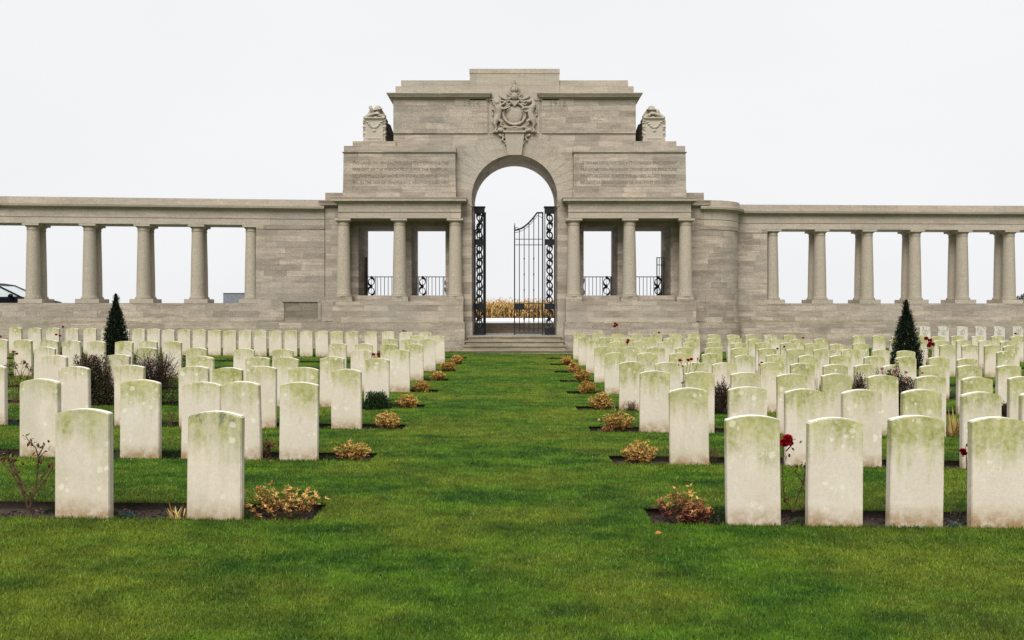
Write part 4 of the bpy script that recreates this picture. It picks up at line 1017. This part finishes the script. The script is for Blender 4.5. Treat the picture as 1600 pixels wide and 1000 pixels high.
# yew cones
def yew(px,y,h,w,label,seed):
    x=X(px,y); root=empty('yew_tree',(x,y,g1(x,y)),seed,label,'tree','clipped conical yews')
    MB().tube([(0,0,-.05),(0,0,h*.5),(0,0,h*.93)],[.035,.025,.008],7).build('trunk',BARK,root)
    rng=np.random.default_rng(seed); n=17000; t=rng.uniform(0,1,n)**1.15; zz=.06+t*(h-.06)
    prof=np.interp(t,[0,.08,.3,.6,.85,1],[.40,.48,.41,.265,.075,.006])*w; a=rng.uniform(0,2*np.pi,n)
    lump=1+.10*np.sin(a*5+t*21)+.09*np.sin(a*9-t*33)+rng.normal(0,.07,n)+.12*np.sin(t*60+np.sin(a*3)*2)
    r=prof*lump*rng.uniform(.05,1,n)**.4
    P=np.stack([np.cos(a)*r,np.sin(a)*r,zz],1); Dv=np.stack([np.cos(a)*.7,np.sin(a)*.7,np.full(n,.75)],1)+rng.normal(0,.35,(n,3))
    P*=[.93,.93,1]
    m=420; ts=rng.uniform(0.02,.97,m); pr=np.interp(ts,[0,.08,.3,.6,.85,1],[.40,.48,.41,.265,.075,.006])*w*.92; az=rng.uniform(0,6.28,m); q=16
    b0=np.stack([np.cos(az)*pr,np.sin(az)*pr,.06+ts*(h-.06)],1); ax=np.stack([np.cos(az)*.75,np.sin(az)*.75,np.full(m,.75)],1); Ls=rng.uniform(.05,.12,m)*(1-.3*ts)
    tt=np.tile(np.linspace(0,1,q),m); P2=np.repeat(b0,q,0)+np.repeat(ax*Ls[:,None],q,0)*tt[:,None]; D2=np.repeat(ax,q,0)*.8+rng.normal(0,.55,(m*q,3))
    leaves('sprigs',P2,D2,rng.uniform(.02,.04,m*q),.012,YEW,root,np.clip(rng.normal(.6,.2,m*q),0,1))
    leaves('crown',P,Dv,rng.uniform(.04,.075,n)*(1-.35*t),rng.uniform(.016,.028,n)*(1-.35*t),YEW,root,np.clip(rng.normal(.25,.2,n)+.5*(rng.uniform(.15,1,n)-.6),0,1))
yew(181,26.5,Z(460,26.5)-g1(X(181,26.5),26.5),.70,'dark conical yew standing behind the left rows of headstones',3)
yew(1416,24.6,Z(470,24.6)-g1(X(1416,24.6),24.6),.80,'dark conical yew standing among the right rows of headstones',4)

def shrub_big(name,px,k,w,h,label,mat,n,twm=True,pink=False,seed=1,L=.035,dy=.28):
    y=DK[k]+dy; r=place(name,px,y,label,'bush'); r.rotation_euler=(0,0,0)
    tips=twigs(r,20,w*.42,h*.96,BARK,.005,seed,5); mound(r,w*.5,h*.92,n,mat,L,L*.45,seed,.6,.8); scatter2=tips
    if pink:
        rr=random.Random(seed); blooms(r,[(rr.uniform(-.45,.45)*w,rr.uniform(-.3,0)*w,h*rr.uniform(.75,.98)) for _ in range(12)],.025,PINKP)
    return r
shrub_big('dark_shrub',143,3,.78,.86,'bronze tipped dark evergreen bush between headstones on the left, fourth row',BRONZ,13000,seed=5,dy=-.02,L=.04)
r_=shrub_big('twiggy_shrub',240,3,.86,.90,'dark twiggy purple bush right of the bronze tipped bush on the left',PURP,7000,seed=6,L=.028,dy=.05)
twigs(r_,90,.48,.88,mat_simple('dark_twigs',(.03,.015,.012),.85,.4,30),.003,16,5,'bare_twigs')
shrub_big('dark_shrub',1128,3,.38,.56,'dark brown twiggy bush between two headstones on the right',PURP,4500,seed=7,L=.03,dy=-.3)
shrub_big('flowering_shrub',1398,3,.76,.80,'green bush with pale pink flowers behind the headstones on the right',BRONZ,9000,pink=True,seed=8,dy=-.25,L=.036)
shrub_big('dark_shrub',1343,3,.26,.72,'small brown twiggy bush left of the pale pink flowering bush',PURP,3500,seed=9,L=.03,dy=-.22)
shrub_big('dark_shrub',1571,3,.24,.30,'dark purple small bush between headstones at the far right',PURP,1800,seed=10,L=.025,dy=-.3)
r_=place('dark_shrub',587,DK[3]-.19,'dense dark green low bush at the left aisle edge, beside a variegated spiky plant','bush'); mound(r_,.26,.30,5200,DGRN,.032,.015,11,.68,.7)
r_=place('spiky_plant',612,DK[3]-.26,'variegated spiky low plant in front of the dark green bush, left of the aisle','plant'); r_.rotation_euler=(0,0,0); blades(r_,34,.24,.014,YGRN,1,.7)
r_=place('spiky_plant',964,DK[3]-.10,'variegated spiky low plant at the foot of a fourth row headstone, right side','plant'); r_.rotation_euler=(0,0,0); blades(r_,40,.30,.014,YGRN,2,.75)
r_=place('spiky_plant',506,DK[3]+.1,'green strap leafed low plant between two headstones on the left','plant'); blades(r_,24,.15,.014,MGRN,3,.7)
r_=place('bare_plant',986,DK[3]-.08,'brown withered stems against the foot of a fourth row headstone, right','plant'); twigs(r_,16,.12,.22,BARK,.003,31,4); mound(r_,.11,.10,500,PURP,.02,.008,32,.5)
r_=place('red_plant',948,DK[2]+.1,'low dark red plant in front of the rusty golden shrub','plant'); mound(r_,.13,.08,500,REDL,.03,.014,12)
r_=place('red_plant',1092,DK[0]+.22,'dark crimson leafed clump inside the red and orange shrub','plant'); mound(r_,.085,.16,620,REDL,.022,.008,13,.7,.9)
r_=place('green_plant',1123,DK[0]+.2,'dark green mossy clump beside the first front row headstone on the right','plant'); mound(r_,.085,.12,900,DGRN,.018,.008,14)
r_=place('green_plant',385,DK[0]+.12,'small green tuft right of the mould specked front headstone','plant'); mound(r_,.06,.07,420,MGRN,.018,.009,15)
r_=place('iris_clump',276,DK[0]+.18,'straw coloured withered iris leaves left of the mould specked front headstone','plant'); r_.rotation_euler=(0,0,0); blades(r_,22,.17,.022,STRAW,4,1.0)
r_=place('sedum',197,DK[0]+.16,'dark blue green low succulent right of the front left headstone','plant'); mound(r_,.09,.06,650,TEAL,.014,.010,16)
r_=place('sedum',1493,DK[0]+.14,'dark blue green low succulent left of the edge headstone in the front row','plant'); mound(r_,.08,.05,500,TEAL,.014,.010,17)
r_=place('green_mound',266,DK[1]+.2,'dark green cushion plant between two second row headstones on the left','plant'); mound(r_,.11,.11,1000,DGRN,.02,.009,18)
r_=place('green_mound',12,DK[1]+.2,'low dark cushion plant at the left edge of the second row','plant'); mound(r_,.13,.08,800,PURP,.02,.009,19)
r_=place('green_mound',508,DK[1]+.2,'low dark green mat beside the second row shrub on the left','plant'); mound(r_,.09,.06,700,DGRN,.02,.009,20)
r_=place('green_mound',17,DK[2]+.2,'blue green cushion plant at the left edge of the third row','plant'); mound(r_,.11,.10,800,TEAL,.02,.009,21)
r_=place('iris_clump',1490,DK[2]+.2,'tall yellow and straw iris leaves between headstones on the right','plant'); r_.rotation_euler=(0,0,0); blades(r_,70,.44,.030,STRAW,5,1.05)
r_=place('blue_shrub',1490,DK[4]+.2,'small blue grey bush between headstones at the right','plant'); mound(r_,.10,.24,900,TEAL,.02,.009,22)
r_=place('red_plant',422,DK[1]+.2,'reddish brown withered plant between two second row headstones on the left','plant'); t_=twigs(r_,6,.09,.2,BARK,.003,3,2); scatter(r_,t_,REDL,9,.03,.014,.02,3)
r_=place('green_plant',512,DK[0+2]+.2,'small leafy tuft among the third row headstones on the left','plant'); mound(r_,.06,.05,300,MGRN,.02,.01,24)
r_=place('green_plant',1516,DK[1]+.2,'small leafy green plant between second row headstones at the right','plant'); mound(r_,.09,.10,500,MGRN,.022,.011,25)
r_=place('bare_plant',265,DK[2]+.2,'small bare twiggy plant between third row headstones on the left','plant'); twigs(r_,8,.10,.26,BARKR,.0025,4,3)
r_=place('bare_plant',1503,DK[3]+.2,'bare thorny stems between headstones at the right','plant'); twigs(r_,8,.12,.40,BARKR,.003,5,3)
r_=place('bare_plant',1272,DK[2]+.2,'bare upright twigs rising behind a headstone on the right','plant'); twigs(r_,9,.13,.78,BARKR,.003,6,3)
r_=place('bare_plant',1113,DK[1]+.2,'dark leafless stems between the first and second headstones of the second row, right','plant'); twigs(r_,7,.10,.30,BARKR,.003,7,3); mound(r_,.10,.06,400,DGRN,.02,.01,26)

# roses: stems follow the photograph, blooms in clusters
def rose(px,y,label,stems,bl,br=.035,leafn=2,seed=0,buds=(),r=.0045,scatterL=.035):
    """stems: list of polylines of (px,py); blooms: list of (px,py)"""
    x0=X(px,y); z0=g1(x0,y)-.05; root=empty('rose_bush',(x0,y,z0),0,label,'rose bush'); rr=random.Random(seed); b=MB(); tips=[]
    for s_ in stems:
        dy=rr.uniform(-.06,.06); pts=[]
        for i,(a,c) in enumerate(s_):
            t=i/max(1,len(s_)-1); pts.append((X(a,y)-x0,dy*t,Z(c,y)-z0))
        m=len(pts); b.tube(pts,[r*(1-.55*i/max(1,m-1)) for i in range(m)],5); tips+= [Vector(p) for p in pts[1:]]
        for p,q in zip(pts[:-1],pts[1:]):
            p=Vector(p);q=Vector(q); L=(q-p).length; mct=int(L/.035)
            for j in range(mct):
                c=p.lerp(q,rr.random()); d=Vector((rr.gauss(0,1),rr.gauss(0,1),rr.gauss(0,.4))).normalized(); b.tube([tuple(c),tuple(c+d*(r*2.2))],[r*.5,.0003],3)
    b.build('stems',BARKR,root)
    if leafn: scatter(root,tips,mat_rose_leaf,leafn,scatterL,scatterL*.55,.018,seed)
    if bl: blooms(root,[(X(a,y)-x0,rr.uniform(-.05,.0),Z(c,y)-z0) for a,c in bl],br,seed=seed)
    if buds:
        bb=MB(); 
        for a,c in buds: bb.ell((X(a,y)-x0,-.02,Z(c,y)-z0),(.009,.009,.013),None,8,6)
        bb.build('rose_hips',mat_simple('rose_hip',(.06,.008,.010),.6),root,smooth=True)
    return root
mat_rose_leaf=mat_leaf('rose_leaf',[(.10,.012,.010),(.16,.05,.02),(.07,.09,.02),(.12,.14,.03)],.5,.15)
rose(45,DK[0]+.26,'large thorny rose bush with few red brown leaves, left of the front left headstone',
 [[(45,798),(38,772),(22,740),(2,715),(-10,705)],[(45,798),(56,765),(60,715),(56,700),(46,690),(40,682)],[(45,798),(50,775),(70,752),(82,733),(85,722)],[(22,740),(12,720),(8,712)],[(50,775),(30,745),(22,722),(20,715)],[(58,745),(62,715),(74,703)],[(60,712),(66,695)],[(62,752),(68,740),(78,725)],[(38,772),(24,735),(14,715)]],
 [],.04,5,1,buds=[(52,694),(62,696),(26,718),(38,724),(5,716),(18,713),(66,722),(78,727)],r=.006,scatterL=.035)
rose(1240,DK[0]+.26,'rose bush with a large red bloom between the first two front headstones on the right',
 [[(1238,800),(1226,780),(1224,740),(1227,712),(1227,694)],[(1238,800),(1248,770),(1258,745),(1260,735)],[(1238,800),(1252,792),(1262,782)],[(1238,800),(1230,790),(1222,775)],[(1258,760),(1246,740),(1236,728)],[(1262,745),(1252,730)],[(1252,763),(1260,730),(1257,722)],[(1228,705),(1236,695),(1238,690)]],
 [(1228,684),(1224,692),(1229,690)],.034,2,2,buds=[(1237,692),(1232,711),(1256,728),(1244,728)],r=.005)
rose(1502,DK[0]+.26,'small dark red rose peeping left of the edge headstone in the front row, right side',[[(1520,815),(1512,750),(1506,712)],[(1512,750),(1510,700),(1509,697)]],[(1501,704),(1506,709)],.022,1,3,buds=[(1509,695)])
rose(24,DK[3]+.25,'dense brown rose bush with small dark red blooms at the left edge',[[(24,634),(26,600),(24,570),(23,553)],[(24,634),(32,590),(41,572)],[(24,634),(14,600),(8,572)],[(24,634),(34,605),(46,578)],[(24,634),(30,600),(36,566)],[(26,600),(16,575)],[(32,590),(22,575)],[(24,634),(10,610)],[(24,634),(18,590)],[(28,610),(44,590)]],[(22,550),(26,553),(41,567),(13,560)],.022,34,4,scatterL=.032,r=.006)
rose(95,DK[7]+.25,'rose stem with three small dark red blooms behind the left headstones',[[(96,570),(95,540),(92,526)],[(96,570),(98,535),(99,512)]],[(99,511),(89,523),(94,525)],.034,3,5,r=.006)
rose(-2,DK[7]+.2,'tiny red rose bloom at the left edge before the colonnade',[[(-2,572),(0,540),(0,528)]],[(0.5,526)],.034,1,5,r=.006)
rose(587,DK[4]+.2,'two small red rose blooms just above a fourth row headstone on the left',[[(587,612),(585,580),(584,556)],[(587,612),(590,580),(591,556)]],[(583.6,554),(591.6,553.5)],.033,2,6)
rose(626,DK[8]+.25,'two small dark red rose blooms behind the back left headstones',[[(630,560),(630.6,540),(630.6,519)],[(630,560),(623,545),(622,535)]],[(630.6,517),(634,518)],.03,1,7,r=.006)
rose(288,DK[5]+.2,'red flower among leaves between sixth row headstones on the left',[[(287,592),(287,575),(285,562)],[(287,592),(290,570),(288,560)]],[(288,557)],.02,12,8)
rose(962,DK[8]+.4,'red rose with leaves rising against the right podium wall',[[(962,560),(962,530),(961,510)],[(962,560),(964,525),(965,514)]],[(961,506),(964,508),(960,510)],.045,5,9,r=.006)
rose(981,DK[6]+.25,'dark red rose bloom above the right back rows, near the aisle',[[(982,582),(981,560),(981,536)],[(982,582),(984,560),(984,538)]],[(981.5,532),(980,535)],.038,4,10,r=.006)
rose(1030,DK[8]+.25,'two tiny red rose blooms on the back rows right of the aisle',[[(1030,562),(1029,540),(1029,522)],[(1030,562),(1033,545),(1033,534)]],[(1029.5,520),(1033.5,532)],.035,0,11,r=.006)
rose(1068,DK[2]+.3,'rose stem with three bright red blooms above the right headstones',[[(1066,665),(1066,610),(1068,585),(1064,566)],[(1066,665),(1069,600),(1074,566)],[(1067,600),(1078,580),(1080,566)],[(1078,590),(1088,575),(1089,562)]],[(1062,563),(1074,562.5),(1080,561.5)],.022,2,12,buds=[(1089.5,560),(1066,572),(1065,598)])
rose(1188,DK[4]+.2,'two small red rose blooms beside a headstone at right centre',[[(1188,622),(1187,595),(1187,573)]],[(1186.5,570),(1190,567)],.026,1,13)
rose(1219,DK[5]+.25,'leafy rose with two dark red buds among the right rows',[[(1219,602),(1218,570),(1215,547)],[(1219,602),(1222,565),(1226,545)]],[(1214.6,545),(1225,542)],.026,8,14)
rose(1296,DK[5]+.25,'leafy rose with a small bright red bloom among the right rows',[[(1297,602),(1297,570),(1296,552)],[(1297,602),(1300,570),(1302,550)]],[(1294,548),(1298,550)],.03,9,15)
rose(1255,DK[7]+.25,'tiny red rose bloom behind the right back rows',[[(1254,572),(1254,545),(1254,530)]],[(1254,528)],.03,0,16,r=.006)
rose(1448,DK[6]+.3,'dark crimson rose bush right of the yew',[[(1452,585),(1452,555),(1452,535)],[(1452,585),(1449,545),(1446,530)],[(1452,585),(1455,550),(1457,540)]],[(1446,529),(1452,532),(1453,537),(1451,541),(1457,538)],.05,14,17,r=.007)
rose(1586,DK[8]+.5,'small pale red rose at the right edge before the badge-side headstones',[[(1586,562),(1586,540),(1586,524)]],[(1586,521.5)],.035,3,18,r=.006)

def ground_cover():
    rng=np.random.default_rng(77); P=[];Dv=[];rn=[];Ls=[]
    for k,d in enumerate(DK):
        m=int(34+7*k)
        for _ in range(m):
            x=rng.uniform(-.54*d,.54*d); 
            if BEDX0-.12<x<BEDX1+.12: continue
            y=d+rng.uniform(.12,.40); r=rng.uniform(.04,.11); h=r*rng.uniform(.5,1.3); n=int(90+1400*r*(1 if k<4 else .5)); kind=rng.integers(0,4)
            q=rng.normal(0,1,(n,3)); q[:,2]=np.abs(q[:,2]); q/=np.linalg.norm(q,axis=1,keepdims=True); rr_=rng.uniform(.3,1,n)**.5
            z0=float(gz(x,y))-.055
            P.append(np.stack([x+q[:,0]*rr_*r,y+q[:,1]*rr_*r*.8,z0+q[:,2]*rr_*h],1)); Dv.append(q+rng.normal(0,.6,(n,3))+[0,0,.3]); rn.append(np.clip(rng.normal([.15,.38,.55,.85][kind],.1,n),0,1)); Ls.append(np.full(n,.016+.0018*k)*rng.uniform(.6,1.4,n))
    P=np.concatenate(P);Dv=np.concatenate(Dv);rn=np.concatenate(rn);L=np.concatenate(Ls)
    m=mat_leaf('ground_cover_leaf',[(.008,.018,.007),(.020,.045,.012),(.05,.10,.02),(.05,.07,.055),(.09,.045,.03)],.6,.15)
    return leaves('ground_cover',P,Dv,L,L*.5,m,None,rn)
tag(ground_cover(),'low creeping green and bronze ground cover plants between the headstones','plants',kind='stuff')

# fallen leaves on the near lawn
fl=np.random.default_rng(5); leafpts=[(427,729),(400,711),(1023,842),(1120,751),(572,727),(690,720),(1005,790),(940,940),(300,930),(760,640)]
for i,(a,c) in enumerate(leafpts[:3]):
    D=EYE*F/(c-VY); x=X(a,D); o=leaves('fallen_leaf',np.array([[0,0,.03]]),np.array([[fl.normal(),fl.normal(),.1]]),.05,.03,GOLD,None); o.location=(x,D,g1(x,D))
    tag(o,['small orange fallen leaf on the lawn between two left rows','tiny brown fallen leaf close to the second row on the left','tiny red fallen leaf on the lawn below the first right bed'][i],'leaf')

# far bush at the right edge, beyond the colonnade
def far_bush():
    d=75.0; r=empty('distant_tree',(X(1622,d),d,ROADZ-.05),0,'grey green distant tree just visible past the last right column','tree')
    MB().tube([(0,0,0),(0,0,1.2)],[.12,.06],7).build('trunk',BARK,r)
    rng=np.random.default_rng(3); n=2600; d_=rng.normal(0,1,(n,3)); d_/=np.linalg.norm(d_,axis=1,keepdims=True); rad=rng.uniform(.4,1,n)**.4*(1+.15*np.sin(d_[:,0]*5)+.1*np.sin(d_[:,2]*9))
    P=d_*rad[:,None]*[1.5,1.2,.72]+[0,0,1.2]
    leaves('crown',P,d_+rng.normal(0,.8,(n,3)),.16,.10,mat_leaf('grey_green_leaf',[(.07,.08,.07),(.10,.11,.09),(.14,.14,.12)],.8,.1),r)
far_bush()

# ------------------------------------------------------------------ LIGHT, SKY, CAMERA
w=bpy.data.worlds.new('World'); scene.world=w; w.use_nodes=True; nt=w.node_tree; nt.nodes.clear(); k=N(nt)
out=k.n('ShaderNodeOutputWorld'); bg=k.n('ShaderNodeBackground'); k.l(bg.outputs[0],out.inputs[0])
sky=k.n('ShaderNodeTexSky'); sky.sky_type='NISHITA'; sky.sun_disc=False; EL,AZ=R(46),R(195); sky.sun_elevation=EL; sky.sun_rotation=AZ; sky.dust_density=5; sky.air_density=1.5
hs=k.n('ShaderNodeHueSaturation'); hs.inputs['Saturation'].default_value=.12; k.l(sky.outputs[0],hs.inputs['Color'])
tc=k.n('ShaderNodeTexCoord'); cl=k.noise(k.mapv(tc.outputs['Generated'],(1,1,3)),1.4,4,.5)
cloud=k.mix(k.ramp(cl,.3,.7),(7.15,7.2,7.38),(7.65,7.68,7.8))
c=k.mix(.96,hs.outputs[0],cloud); k.l(c,bg.inputs[0]); bg.inputs[1].default_value=.1
sun=bpy.data.lights.new('sun','SUN'); sun.energy=2.9; sun.angle=R(40); sun.color=(1,.96,.9); so=bpy.data.objects.new('sun',sun); COL.objects.link(so)
dv=Vector((math.sin(AZ)*math.cos(EL),math.cos(AZ)*math.cos(EL),math.sin(EL))); so.rotation_euler=dv.to_track_quat('Z','Y').to_euler()
cam=bpy.data.cameras.new('camera'); co=bpy.data.objects.new('camera',cam); COL.objects.link(co); scene.camera=co
co.location=(0,0,EYE); co.rotation_euler=(R(90),0,0); cam.sensor_width=36; cam.lens=36*F/1600; cam.shift_x=-4/1600; cam.shift_y=-18/1600; cam.clip_start=.1; cam.clip_end=5000
vs=scene.view_settings; vs.view_transform='Standard'; vs.look='None'; vs.exposure=.3; vs.gamma=1
if globals().get('CHECK',1):
    for o in bpy.data.objects:
        if 'label' in o and not 4<=len(o['label'].replace('-',' ').split())<=16: print('LONG',o.name,o['label'])
